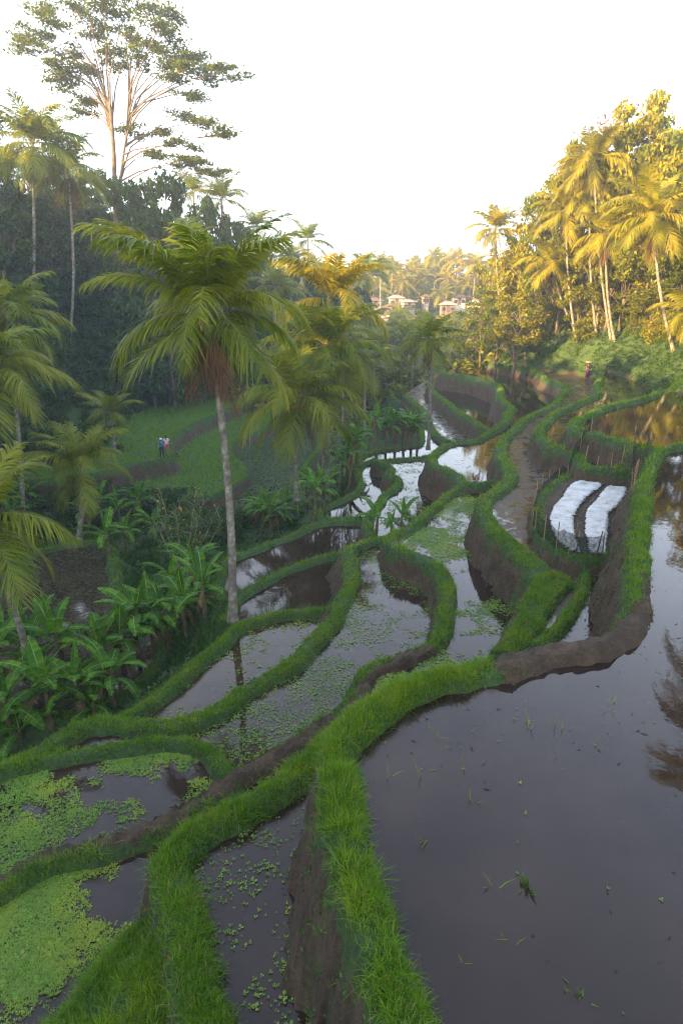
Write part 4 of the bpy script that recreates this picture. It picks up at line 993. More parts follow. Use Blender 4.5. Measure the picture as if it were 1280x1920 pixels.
# ------------------------------------------------------------------ grass, rice, weed, undergrowth (uncountable)
cdx = np.diff(xs); cdy = np.diff(ys)
AREA = cdy[:, None] * cdx[None, :]
def sample(weight, n, r):
    """n random ground points with probability ~ weight (per cell) * area"""
    w = (weight * AREA).ravel(); s = w.sum()
    k = r.choice(len(w), size=n, p=w / s); iy, ix = np.divmod(k, len(xs) - 1)
    x = xs[ix] + cdx[ix] * r.random(n); y = ys[iy] + cdy[iy] * r.random(n)
    return x, y
cy = (ys[:-1] + ys[1:]) / 2; cx = (xs[:-1] + xs[1:]) / 2
CX, CY = np.meshgrid(cx, cy)
VIS = (np.abs(CX) < CY * 0.66 + 2.0) & (CY > 2.5)
Bc = Bg[:-1, :-1]
def blades(x, y, z, ln, wd, r, lean=0.5, seg=2):
    n = len(x); a = r.random(n) * 6.283; le = np.abs(r.normal(0, lean, n)) + 0.1
    d = np.stack([np.cos(a) * le, np.sin(a) * le, np.ones(n)], 1); d /= np.linalg.norm(d, axis=1)[:, None]
    b = np.stack([x, y, z], 1); s = np.stack([-np.sin(a + 0.6 * r.normal(size=n)), np.cos(a), np.zeros(n)], 1) * (wd / 2)[:, None]
    bend = np.stack([np.cos(a), np.sin(a), -0.9 * np.ones(n)], 1) * (ln * 0.35 * le)[:, None]
    tip = b + d * ln[:, None] + bend
    if seg == 1:
        v = np.stack([b - s, b + s, tip], 1).reshape(-1, 3); f = np.arange(3 * n).reshape(-1, 3); return v, f
    mid = b + d * (ln * 0.55)[:, None] + bend * 0.25
    v = np.stack([b - s, b + s, mid - s * 0.8, mid + s * 0.8, tip], 1).reshape(-1, 3)
    o = (np.arange(n) * 5)[:, None]
    f = np.concatenate([o + [[0, 1, 3]], o + [[0, 3, 2]], o + [[2, 3, 4]]], 1).reshape(-1, 3)
    return v, f
def tuft_field(weight, dens, r, ln, wd, lean, seg, per=7, spread=0.05):
    area = (weight * AREA).sum(); n = int(area * dens / per)
    x, y = sample(weight, n, r)
    x = np.repeat(x, per) + r.normal(0, spread, n * per); y = np.repeat(y, per) + r.normal(0, spread, n * per)
    z = H(x, y) - 0.01
    l = ln * (0.45 + 0.9 * r.random(len(x))) * (0.25 + 1.5 * fbm(x * 2.1 + 5, y * 2.1, 3))
    w = wd * (0.7 + 0.6 * r.random(len(x)))
    return blades(x, y, z, l, w, r, lean, seg)
def stuff(name, parts, mat, label, cat, n=3):
    V = []; Fa = []; off = 0
    for v, f in parts: V.append(v); Fa.append(f + off); off += len(v)
    return tag(obj(name, np_mesh(name, np.concatenate(V), np.concatenate(Fa), n), M[mat]), label, cat, None, 'stuff')
r = np.random.default_rng(77)
Bw = sstep(0.25, 0.75, Bc) * VIS * (0.12 + 0.88 * sstep(0.30, 0.42, fbm(CX * 1.9 + 30, CY * 1.9 + 11, 4)))
near = Bw * (CY < 10.5); midw = Bw * (CY >= 10.5) * (CY < 21); farw = Bw * (CY >= 21) * (CY < 95)
stuff('terrace_grass', [tuft_field(near, 6500, r, 0.155, 0.008, 0.75, 2), tuft_field(midw, 2200, r, 0.125, 0.012, 0.7, 2), tuft_field(farw, 280, r, 0.17, 0.042, 0.5, 1, 5, 0.1)],
      'grass_blade', 'bright green grass growing along the tops of the terrace dykes', 'grass')
Gc = Gg[:-1, :-1]; Fc = Fg[:-1, :-1]; Hc = Hg[:-1, :-1]
rice = ((Fc == 3) & VIS).astype(float)
stuff('rice_shoots', [tuft_field(rice, 75, r, 0.36, 0.05, 0.35, 1, 6, 0.12)], 'rice_blade', 'young green rice filling the two fields where the walkers stand', 'rice')
bank = ((Gc > 0.5) & (Bc < 0.3) & (Fc == 0) & VIS & (CY < 60) & (~Hc)).astype(float) + ((Fc == 4) & VIS)
def bushes(weight, dens, r, rad, leaf, per):
    area = (weight * AREA).sum(); n = int(area * dens); x, y = sample(weight, n, r)
    s = rad * (0.5 + r.random(n)); c = np.stack([x, y, H(x, y)], 1)
    q = r.normal(size=(n, per, 3)); q /= np.linalg.norm(q, axis=2)[:, :, None]; q *= (r.random((n, per, 1)) ** 0.4) * s[:, None, None]
    q[:, :, 2] = np.abs(q[:, :, 2]) * 0.9
    return leaves((c[:, None, :] + q).reshape(-1, 3), leaf, r, 0.4)
dist = np.hypot(CX, CY)
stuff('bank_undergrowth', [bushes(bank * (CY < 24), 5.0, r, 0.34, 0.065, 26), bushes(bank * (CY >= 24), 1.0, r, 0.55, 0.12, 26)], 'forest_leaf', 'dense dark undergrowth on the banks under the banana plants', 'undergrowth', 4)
lh = (Hc & VIS & (CX < 0) & (CY < 125)).astype(float)
rh = (Hc & VIS & (CX >= 0) & (CY < 100) & (CX - np.interp(CY, *XT_R) < 26)).astype(float)
stuff('left_hillside_undergrowth', [bushes(lh, 0.9, r, 0.9, 0.16, 26)], 'forest_leaf', 'dark ferns and creepers covering the slope under the left forest', 'undergrowth', 4)
stuff('right_hillside_undergrowth', [bushes(rh, 8.5, r, 0.42, 0.085, 20)], 'bank_leaf', 'green creepers and ferns covering the bank of the right hillside', 'undergrowth', 4)
vf = ((CY >= 85) & (CY < 260) & (np.abs(CX - 10) < CY * 0.55)).astype(float)
stuff('valley_undergrowth', [bushes(vf, 0.11, r, 2.2, 0.5, 26)], 'hill_leaf', 'thick low growth filling the valley floor and the far slope', 'undergrowth', 4)
gy_, gx_ = np.gradient(Zg, ys, xs); SL = np.hypot(gx_, gy_)[:-1, :-1]
wall = ((SL > 1.3) & (Gc < 0.6) & (~Hc) & VIS & (CY < 32) & (Fc == 0)).astype(float) * (fbm(CX * 1.1 + 9, CY * 1.1, 3) > 0.47)
stuff('wall_weeds', [bushes(wall * (CY < 14), 55, r, 0.10, 0.022, 12), bushes(wall * (CY >= 14), 22, r, 0.14, 0.035, 10)], 'shrub_leaf', 'small ferns and moss clinging to the earth walls of the terraces', 'weeds', 4)
lanes = ((Gc > 0.5) & (Bc < 0.3) & VIS & (CY < 45) & (Fc != 3) & (Fc != 2)).astype(float) * (fbm(CX * 0.5, CY * 0.5, 3) > 0.45)
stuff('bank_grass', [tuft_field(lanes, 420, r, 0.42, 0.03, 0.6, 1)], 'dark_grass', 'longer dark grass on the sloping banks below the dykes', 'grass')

# floating weed
TZ = {t['name']: t for t in TER}
def weed(name, blobs, n, base, r, size, thr=0.52, sc=1.6):
    t = TZ[name]; lo = t['poly'].min(0); hi = t['poly'].max(0)
    x = lo[0] + (hi[0] - lo[0]) * r.random(n); y = lo[1] + (hi[1] - lo[1]) * r.random(n)
    k = inpoly(x, y, t['poly']) & (np.abs(x) < y * 0.66 + 1.6); x = x[k]; y = y[k]
    k = H(x, y) < t['z'] - 0.015; x = x[k]; y = y[k]
    w = np.full(len(x), base)
    for px, py, rad, s in blobs:
        bx, by = P(px, py, t['z']); w = np.maximum(w, s * np.exp(-(((x - bx) / rad) ** 2 + ((y - by) / rad) ** 2)))
    nn = fbm(x * sc + 3, y * sc + 7, 5) * 0.75 + 0.25 * r.random(len(x))
    k = nn + w * 0.5 > thr + 0.02; x = x[k]; y = y[k]; n = len(x)
    V = []; a0 = r.random(n) * 6.283; s = size * np.exp(0.38 * r.normal(size=n))
    for j in range(3):
        a = a0 + j * 2.094; ca, sa = np.cos(a), np.sin(a); ti = 0.012 + 0.3 * s * r.random(n)
        V.append(np.stack([np.stack([x, y, np.full(n, t['z'] + 0.006)], 1),
                           np.stack([x + s * (0.7 * ca - 0.45 * sa), y + s * (0.7 * sa + 0.45 * ca), t['z'] + 0.006 + ti * 0.6], 1),
                           np.stack([x + s * 1.1 * ca, y + s * 1.1 * sa, t['z'] + 0.006 + ti], 1),
                           np.stack([x + s * (0.7 * ca + 0.45 * sa), y + s * (0.7 * sa - 0.45 * ca), t['z'] + 0.006 + ti * 0.6], 1)], 1).reshape(-1, 3))
    v = np.concatenate(V); return v, np.arange(len(v)).reshape(-1, 4)
r = np.random.default_rng(99)
W = [weed('F', [(20, 1690, 1.3, .9), (110, 1640, .9, .8), (60, 1780, 1.0, .85), (200, 1610, .7, .6), (200, 1770, .6, .4), (330, 1545, .5, .6), (430, 1490, .5, .6), (470, 1465, .4, .5), (20, 1880, .7, .45), (250, 1640, .6, .28)], 330000, -0.14, r, 0.017, 0.735),
     weed('I', [(40, 1480, .9, .55), (20, 1540, .8, .45), (250, 1410, .7, .5), (340, 1410, .7, .55), (300, 1440, .6, .3), (180, 1520, .8, .3), (90, 1430, .6, .35)], 110000, -0.10, r, 0.020, 0.62),
     weed('H', [(560, 1290, 1.4, .30), (470, 1360, 1.2, .38), (600, 1240, 1.0, .28), (400, 1370, .8, .35), (770, 1090, 1.0, .35), (660, 1160, .9, .3), (520, 1330, 1.0, .3)], 100000, -0.05, r, 0.021, 0.565),
     weed('C', [(790, 1005, 1.2, .7), (850, 955, 1.6, .55), (850, 1035, .9, .7), (900, 1150, .9, .45), (730, 1275, .7, .7), (820, 1235, .7, .5), (880, 1000, 1.0, .4), (860, 920, 1.2, .35)], 170000, -0.10, r, 0.027, 0.625),
     weed('G', [(480, 1560, .5, .35), (450, 1640, .6, .35), (470, 1720, .6, .3), (500, 1850, .5, .25)], 9000, -0.05, r, 0.020, 0.60, 3),
     weed('Q1', [(340, 1290, .4, .4), (400, 1225, .5, .4), (560, 1165, .5, .4)], 9000, -0.06, r, 0.032, 0.56),
     weed('A', [(700, 1330, .25, .3), (860, 1300, .25, .3), (950, 1270, .3, .35), (1190, 1390, .6, .2)], 2600, -0.25, r, 0.020, 0.55, 3),
     weed('S2', [(730, 880, 1, .35), (790, 930, 1, .3)], 9000, -0.05, r, 0.05, 0.55)]
stuff('duckweed', W, 'duckweed', 'bright green floating weed spread over the flooded terraces', 'floating weed', 4)

# bits of straw and rotting leaf lying in the big pond
t = TZ['A']; n = 900; x = r.uniform(0.5, 13, n); y = r.uniform(3, 16, n)
k = inpoly(x, y, t['poly']) & (H(x, y) < t['z'] - 0.03) & (x < y * 0.64 + 0.6) & (fbm(x * 0.7, y * 0.7, 3) + 0.25 * r.random(n) > 0.56); x = x[k]; y = y[k]; n = len(x)
a = r.random(n) * 6.283; L_ = 0.012 + 0.05 * r.random(n) ** 3; w_ = np.minimum(L_, 0.008 + 0.01 * r.random(n)); zz = np.full(n, t['z'] + 0.004); ca, sa = np.cos(a), np.sin(a)
v = np.stack([np.stack([x - L_ * ca, y - L_ * sa, zz], 1), np.stack([x + w_ * sa, y - w_ * ca, zz + 0.003], 1), np.stack([x + L_ * ca, y + L_ * sa, zz], 1), np.stack([x - w_ * sa, y + w_ * ca, zz + 0.003], 1)], 1).reshape(-1, 3)
leaf_mat('debris', [(0.015, 0.012, 0.008), (0.04, 0.03, 0.02), (0.10, 0.07, 0.035)], 0.7, 0.1)
stuff('pond_debris', [(v, np.arange(len(v)).reshape(-1, 4))], 'debris', 'specks of straw and rotting leaf floating in the big pond', 'debris', 4)

# ------------------------------------------------------------------ haze
mh = bpy.data.materials.new('haze'); mh.use_nodes = True; nt = mh.node_tree
for n_ in list(nt.nodes):
    if n_.type != 'OUTPUT_MATERIAL': nt.nodes.remove(n_)
pv = nt.nodes.new('ShaderNodeVolumePrincipled'); pv.inputs['Color'].default_value = (0.80, 0.92, 1.0, 1); pv.inputs['Density'].default_value = 0.0008; pv.inputs['Anisotropy'].default_value = 0.25
nt.links.new(pv.outputs[0], nt.nodes['Material Output'].inputs['Volume'])
mb = MB(); mb.box((0, 320, 8), (640, 800, 80)); hz = mb.build('haze', mh); tag(hz, 'thin morning haze filling the whole valley', 'haze', None, 'stuff')
# ------------------------------------------------------------------ seedbed: white sheets, mud clods, bamboo fence with net
m, nt, b = new_mat('white_plastic')
tc = N(nt, 'ShaderNodeTexCoord'); nz = N(nt, 'ShaderNodeTexNoise'); nz.inputs['Scale'].default_value = 3.5; nz.inputs['Detail'].default_value = 8; nz.inputs['Roughness'].default_value = 0.65
nt.links.new(tc.outputs['Object'], nz.inputs['Vector'])
rp = rampnode(nt, [(0.28, (0.20, 0.17, 0.13)), (0.42, (0.42, 0.41, 0.40)), (0.6, (0.56, 0.57, 0.59))], nz.outputs['Fac'])
nt.links.new(rp.outputs[0], b.inputs['Base Color']); b.inputs['Roughness'].default_value = 0.4
nw = N(nt, 'ShaderNodeTexNoise'); nw.inputs['Scale'].default_value = 6; nw.inputs['Detail'].default_value = 8; nw.inputs['Distortion'].default_value = 1.5; nt.links.new(tc.outputs['Object'], nw.inputs['Vector'])
bpw = N(nt, 'ShaderNodeBump'); bpw.inputs['Strength'].default_value = 1.0; bpw.inputs['Distance'].default_value = 0.08; nt.links.new(nw.outputs['Fac'], bpw.inputs['Height']); nt.links.new(bpw.outputs[0], b.inputs['Normal'])
noise_mat('wet_mud', [(0.02, 0.015, 0.011), (0.045, 0.033, 0.025)], 6, 0.5, 0.5)
m, nt, b = new_mat('dark_net')
b.inputs['Base Color'].default_value = (0.012, 0.022, 0.016, 1); b.inputs['Roughness'].default_value = 0.8
tp = N(nt, 'ShaderNodeBsdfTransparent'); mx = N(nt, 'ShaderNodeMixShader'); tc = N(nt, 'ShaderNodeTexCoord')
bk = N(nt, 'ShaderNodeTexNoise'); bk.inputs['Scale'].default_value = 9; bk.inputs['Detail'].default_value = 4
nt.links.new(tc.outputs['Object'], bk.inputs['Vector'])
mr = N(nt, 'ShaderNodeMapRange'); mr.inputs['From Min'].default_value = 0.3; mr.inputs['From Max'].default_value = 0.7; mr.inputs['To Min'].default_value = 0.45; mr.inputs['To Max'].default_value = 0.85
nt.links.new(bk.outputs['Fac'], mr.inputs['Value']); nt.links.new(mr.outputs[0], mx.inputs[0]); nt.links.new(tp.outputs[0], mx.inputs[1]); nt.links.new(b.outputs[0], mx.inputs[2])
nt.links.new(mx.outputs[0], nt.nodes['Material Output'].inputs[0])

NZ = -7.68
def sheet(label, pix, seed):
    poly = np.array([P(a, b, NZ + 0.08) for a, b in pix]); line = np.vstack([poly, poly[:1]])
    lo = poly.min(0); hi = poly.max(0); st = 0.035
    gx = np.arange(lo[0], hi[0] + st, st); gy = np.arange(lo[1], hi[1] + st, st)
    A, B = np.meshgrid(gx, gy); x = A.ravel(); y = B.ravel()
    d = dline(x, y, line); ins = inpoly(x, y, poly)
    z = NZ + 0.03 + 0.07 * sstep(0, 0.12, d) + 0.04 * (fbm(x * 2 + seed, y * 2, 3) - 0.5) + 0.028 * (1 - np.abs(fbm(x * 2.5 + y * 2 + seed, y * 1.2 - x + 4, 4) - 0.5) * 8).clip(0, 1)
    idx = np.arange(len(x)).reshape(A.shape)
    q = np.stack([idx[:-1, :-1], idx[:-1, 1:], idx[1:, 1:], idx[1:, :-1]], -1).reshape(-1, 4)
    q = q[ins[q].all(1)]
    used = np.unique(q); mp = np.full(len(x), -1); mp[used] = np.arange(len(used))
    o = obj('plastic_sheet', np_mesh('plastic_sheet', np.stack([x, y, z], 1)[used], mp[q], 4, True), M['white_plastic'])
    tag(o, label, 'plastic sheet', 'white sheets over the seedbeds')
    return poly
s1 = sheet('wrinkled white plastic sheet over the left seedbed, nearer the netted curve', [(1109, 890), (1137, 895), (1139, 900), (1120, 916), (1100, 931), (1085, 950), (1076, 970), (1079, 1000), (1084, 1020), (1091, 1035), (1065, 1032), (1042, 1010), (1030, 987), (1029, 965), (1037, 946), (1052, 930), (1060, 915), (1072, 904), (1092, 897)], 1)
s2 = sheet('wrinkled white plastic sheet over the right seedbed, nearer the grassy dyke', [(1137, 910), (1176, 912), (1175, 925), (1160, 947), (1142, 960), (1140, 990), (1139, 1010), (1135, 1040), (1105, 1039), (1100, 1020), (1094, 995), (1095, 967), (1099, 952), (1115, 937), (1125, 922)], 5)
mb = MB(); rr = random.Random(8)
for poly in (s1, s2):
    for i in range(len(poly)):
        a, b_ = Vector(poly[i]), Vector(poly[(i + 1) % len(poly)]); k = max(1, int((b_ - a).length / 0.17))
        for j in range(k):
            p = a.lerp(b_, j / k) + Vector((rr.uniform(-.05, .05), rr.uniform(-.05, .05))); s = rr.uniform(0.025, 0.06)
            mb.ball((p.x, p.y, NZ + 0.07), (s * 1.2, s, s * 0.8), 6, 4)
tag(mb.build('mud_clods', M['wet_mud']), 'small dark mud clods weighing down the edges of the white sheets', 'mud clods', None, 'stuff')

def fence(label, name, pix, z0, hgt, spacing, net=True, seed=0):
    rr = random.Random(seed); line = smooth([P(a, b, z0) for a, b in pix], 4); line = [Vector((p[0], p[1], 0)) for p in line]
    for p in line: p.z = float(H(p.x, p.y))
    e = empty(name, line[0]); tag(e, label, 'fence'); o = e.location.copy(); acc = 0; last = None
    for i, p in enumerate(line):
        if last is None or (p - last).length > spacing:
            mb = MB(); h = hgt * rr.uniform(0.95, 1.35); q = p - o
            mb.tube([q - Vector((0, 0, 0.2)), q + Vector((rr.uniform(-.06, .06), rr.uniform(-.06, .06), h))], [0.022, 0.018], 6)
            mb.build('post', M['bamboo'], e); last = p
    if net:
        V = []; Q = []
        for i, p in enumerate(line):
            for k in range(4): V.append((p - o) + Vector((rr.uniform(-.015, .015), rr.uniform(-.015, .015), hgt * 0.9 * k / 3 + (rr.uniform(-.06, .04) if k == 3 else 0))))
        for i in range(len(line) - 1):
            for k in range(3): a = i * 4 + k; Q.append((a, a + 4, a + 5, a + 1))
        obj('net', np_mesh('net', V, Q, 4), M['dark_net'], e)
    return e
fence('bamboo stakes with dark netting curving round the front of the seedbed', 'netting_fence', [(1098, 868), (1062, 884), (1030, 904), (1006, 930), (997, 960), (1003, 990), (1026, 1015), (1060, 1036), (1095, 1044), (1128, 1044)], -7.6, 0.75, 0.75, True, 1)
fence('row of bare bamboo stakes behind the seedbed', 'stake_fence', [(1094, 872), (1112, 874), (1138, 876), (1163, 878)], -7.05, 0.66, 0.5, False, 2)
fence('dark netting on bamboo stakes between the seedbed and the grassy dyke', 'netting_fence', [(1178, 882), (1184, 910), (1182, 940), (1180, 965)], -7.2, 0.75, 0.7, True, 3)
fence('bundle of dark netting with leaning bamboo poles at the dyke corner', 'netting_fence', [(1190, 872), (1205, 850), (1222, 832)], -6.1, 0.55, 0.5, True, 4)
def stick(label, p0, p1, z0, d1, name='bamboo_pole', r=0.02, mat='bamboo'):
    a = gpt(*p0, z0); b_ = PD(*p1, d1); mb = MB(); mb.tube([Vector((0, 0, -0.05)), (b_ - a) * 0.5 + Vector((0.01, 0, 0.02)), b_ - a], [r, r * .9, r * .75], 6)
    o = mb.build(name, M[mat]); o.location = a; return tag(o, label, 'pole')
stick('leaning bamboo pole in front of the left white sheet', (1064, 1036), (1083, 982), -7.5, 17.3)
stick('dark leaning stick in front of the right white sheet', (1117, 1040), (1129, 996), -7.5, 17.2, 'wooden_stick', 0.022, 'dark_bark')
stick('bamboo pole slanting over the netting bundle', (1224, 838), (1203, 808), -6.0, 24.3)
stick('thin bamboo pole slanting left of the netting bundle', (1202, 832), (1190, 816), -6.1, 24.6)
b0 = hit(983, 688)
for i, (px, py) in enumerate([(983, 659), (985, 668)]):
    mb = MB(); t = PD(px, py, b0.y) - b0; mb.tube([(i * 0.15, 0, -0.2), (t.x, 0, t.z)], [0.05, 0.04], 6); o = mb.build('wooden_post', M['pale_bark']); o.location = b0
    tag(o, ['taller of two pale posts on the far terrace edge', 'shorter of two pale posts on the far terrace edge'][i], 'post')

# ------------------------------------------------------------------ people
for n_, c in (('skin', (0.30, 0.17, 0.11)), ('blue_cloth', (0.02, 0.10, 0.22)), ('navy_cloth', (0.012, 0.018, 0.03)), ('white_cloth', (0.55, 0.58, 0.62)), ('pink_cloth', (0.55, 0.05, 0.16)), ('purple_cloth', (0.10, 0.012, 0.11)), ('straw', (0.32, 0.27, 0.19)), ('hair', (0.01, 0.008, 0.006)), ('backpack_cloth', (0.015, 0.07, 0.12)), ('eye', (0.01, 0.01, 0.01)), ('red_cloth', (0.35, 0.03, 0.03))):
    noise_mat(n_, [c, tuple(q * 1.25 for q in c)], 8, 0.75, 0.1)
def skin_obj(name, V, E, rad, mat, parent, root=0):
    me = bpy.data.meshes.new(name); me.from_pydata(V, E, []); me.materials.append(M[mat])
    o = bpy.data.objects.new(name, me); COL.objects.link(o); o.parent = parent
    md = o.modifiers.new('skin', 'SKIN'); md.use_smooth_shade = True
    sv = me.skin_vertices[0].data
    for i, q in enumerate(rad): sv[i].radius = (q, q) if not hasattr(q, '__len__') else q; sv[i].use_root = (i == root)
    o.modifiers.new('sub', 'SUBSURF').levels = 1; o.modifiers['sub'].render_levels = 1
    return o
def person(label, base, rz, h, top, bottom, shorts=False, stride=0.12, arms=((0.05, 0.28, 1.10), (0.05, 0.28, 1.10)), hat=None, pack=False, lean=0.0, load=False, skirt=False):
    s = h / 1.70; e = empty('person', Vector(base), rz, s); tag(e, label, 'person')
    J = dict(pel=(0, 0, .93), wst=(0, lean * .3, 1.08), che=(0, lean * .7, 1.30), nek=(0, lean, 1.46), hd=(0, lean + .02, 1.55), top=(0, lean + .01, 1.66),
             lsh=(-.17, lean * .8, 1.40), rsh=(.17, lean * .8, 1.40), lhp=(-.09, 0, .90), rhp=(.09, 0, .90),
             lkn=(-.10, stride * .7, .50), rkn=(.10, -stride * .3, .50), lan=(-.10, stride, .09), ran=(.10, -stride * 1.3, .09), lto=(-.11, stride + .17, .035), rto=(.11, -stride * 1.3 + .17, .035))
    for sd, k, a in ((-1, 'l', arms[0]), (1, 'r', arms[1])):
        J[k + 'el'] = (sd * (.22 + a[0] * .4), lean * .8 + a[1] * .2 - .02, 1.40 - (1.40 - a[2]) * .55); J[k + 'wr'] = (sd * (.20 + a[0]), lean * .8 + a[1], a[2])
        hx_ = np.array(J[k + 'wr']); dr_ = hx_ - np.array(J[k + 'el']); dr_ = dr_ / np.linalg.norm(dr_); sdv = np.cross(dr_, (0, 1, 0.01)); sdv /= np.linalg.norm(sdv)
        J[k + 'pm'] = tuple(hx_ + dr_ * .08)
        for i_, (o1, l1) in enumerate(((-.028, .065), (-.010, .078), (.010, .074), (.028, .060))): J[k + 'f%d' % i_] = tuple(hx_ + dr_ * (.08 + l1) + sdv * o1)
        J[k + 'th'] = tuple(hx_ + dr_ * .07 + sdv * -.055)
    Rd = dict(pel=(.14, .11), wst=(.125, .10), che=(.145, .10), nek=.05, hd=.085, top=.075, lsh=.055, rsh=.055, lel=.042, rel=.042, lwr=.028, rwr=.028, lhp=.085, rhp=.085, lkn=.055, rkn=.055, lan=.036, ran=.036, lto=.028, rto=.028, lpm=.032, rpm=.032, lth=.011, rth=.011)
    for k in 'lr':
        for i_ in range(4): Rd[k + 'f%d' % i_] = .0095
    Es = [('pel', 'wst'), ('wst', 'che'), ('che', 'nek'), ('nek', 'hd'), ('hd', 'top')]
    for k in 'lr': Es += [('che', k + 'sh'), (k + 'sh', k + 'el'), (k + 'el', k + 'wr'), (k + 'wr', k + 'pm'), (k + 'wr', k + 'th'), ('pel', k + 'hp'), (k + 'hp', k + 'kn'), (k + 'kn', k + 'an'), (k + 'an', k + 'to')] + [(k + 'pm', k + 'f%d' % i_) for i_ in range(4)]
    def sub(name, keys, mat, grow_, rep={}):
        ks = list(keys); V = [rep.get(k, J[k]) for k in ks]; E_ = [(ks.index(a), ks.index(b_)) for a, b_ in Es if a in ks and b_ in ks]
        rd = [tuple(np.array(Rd[k] if hasattr(Rd[k], '__len__') else (Rd[k], Rd[k])) + grow_) for k in ks]
        return skin_obj(name, V, E_, rd, mat, e)
    sub('body', J.keys(), 'skin', 0.0)
    sub('shirt', ['pel', 'wst', 'che', 'lsh', 'rsh', 'lel', 'rel'], top, 0.022)
    if skirt:
        mb = MB(); mb.tube([(0, 0, 1.0), (0, 0, .8), (0, 0.02, .45), (0, .03, .16)], [.16, .19, .19, .20], 12); mb.build('skirt', M[bottom], e, True)
    else: sub('trousers', ['pel', 'lhp', 'rhp', 'lkn', 'rkn'] + ([] if shorts else ['lan', 'ran']), bottom, 0.02, {'lkn': (-.10, stride * .45, .62), 'rkn': (.10, -stride * .2, .62)} if shorts else {})
    hd = Vector(J['hd'])
    mb = MB(); mb.ball(hd + Vector((0, -.02, .05)), (.10, .115, .115), 10, 8); hh = mb.build('hair', M['hair'], e, True)
    for sx in (-.033, .033): mb = MB(); mb.ball(hd + Vector((sx, .092, .035)), .012, 6, 4); mb.build('eye', M['eye'], e)
    mb = MB(); mb.ball(hd + Vector((0, .105, .0)), (.015, .022, .022), 6, 4); mb.build('nose', M['skin'], e, True)
    for sx in (-.09, .09): mb = MB(); mb.ball(hd + Vector((sx, 0.0, .01)), (.012, .02, .03), 6, 4); mb.build('ear', M['skin'], e, True)
    for sd in (-1, 1):
        k = 'l' if sd < 0 else 'r'; t = Vector(J[k + 'an']); mb = MB(); mb.ball(t + Vector((0, .07, -.045)), (.05, .14, .048), 8, 6); mb.build('shoe', M['navy_cloth'], e, True)
    if hat:
        mb = MB(); mb.tube([hd + Vector((0, 0, .06)), hd + Vector((0, 0, .085)), hd + Vector((0, 0, .15)), hd + Vector((0, 0, .185))], [.17 if hat == 'straw' else .135, .125, .11, .04], 12); mb.build('hat', M[hat], e, True)
    if pack:
        mb = MB(); mb.ball((0, -.20, 1.22), (.16, .12, .25), 10, 8); mb.build('backpack', M[pack], e, True)
    if load:
        mb = MB(); mb.tube([hd + Vector((0, 0, .15)), hd + Vector((0, 0, .19)), hd + Vector((0, 0, .26)), hd + Vector((0, 0, .275))], [.12, .34, .38, .30], 12); mb.build('basket', M['straw'], e, True)
    return e
def stand(px, py, z):
    p = gpt(px, py, z); p.z = float(H(p.x, p.y)) + 0.0; return p
person('walker in blue with a backpack, pale cap and dark trousers on the rice field edge', stand(305, 860, -13.2), R(205), 1.76, 'blue_cloth', 'navy_cloth', hat='white_cloth', pack='backpack_cloth')
person('walker in a pale top and pink shorts with a red pack behind the blue one', stand(314, 850, -13.2), R(190), 1.72, 'white_cloth', 'pink_cloth', shorts=True, pack='red_cloth')
person('person in purple carrying a flat basket on the head at the foot of the bank', stand(1100, 706, -8.0), R(20), 1.56, 'purple_cloth', 'purple_cloth', skirt=True, load=True, stride=.06, arms=((0.02, 0.10, 1.0), (0.10, 0.05, 1.62)))

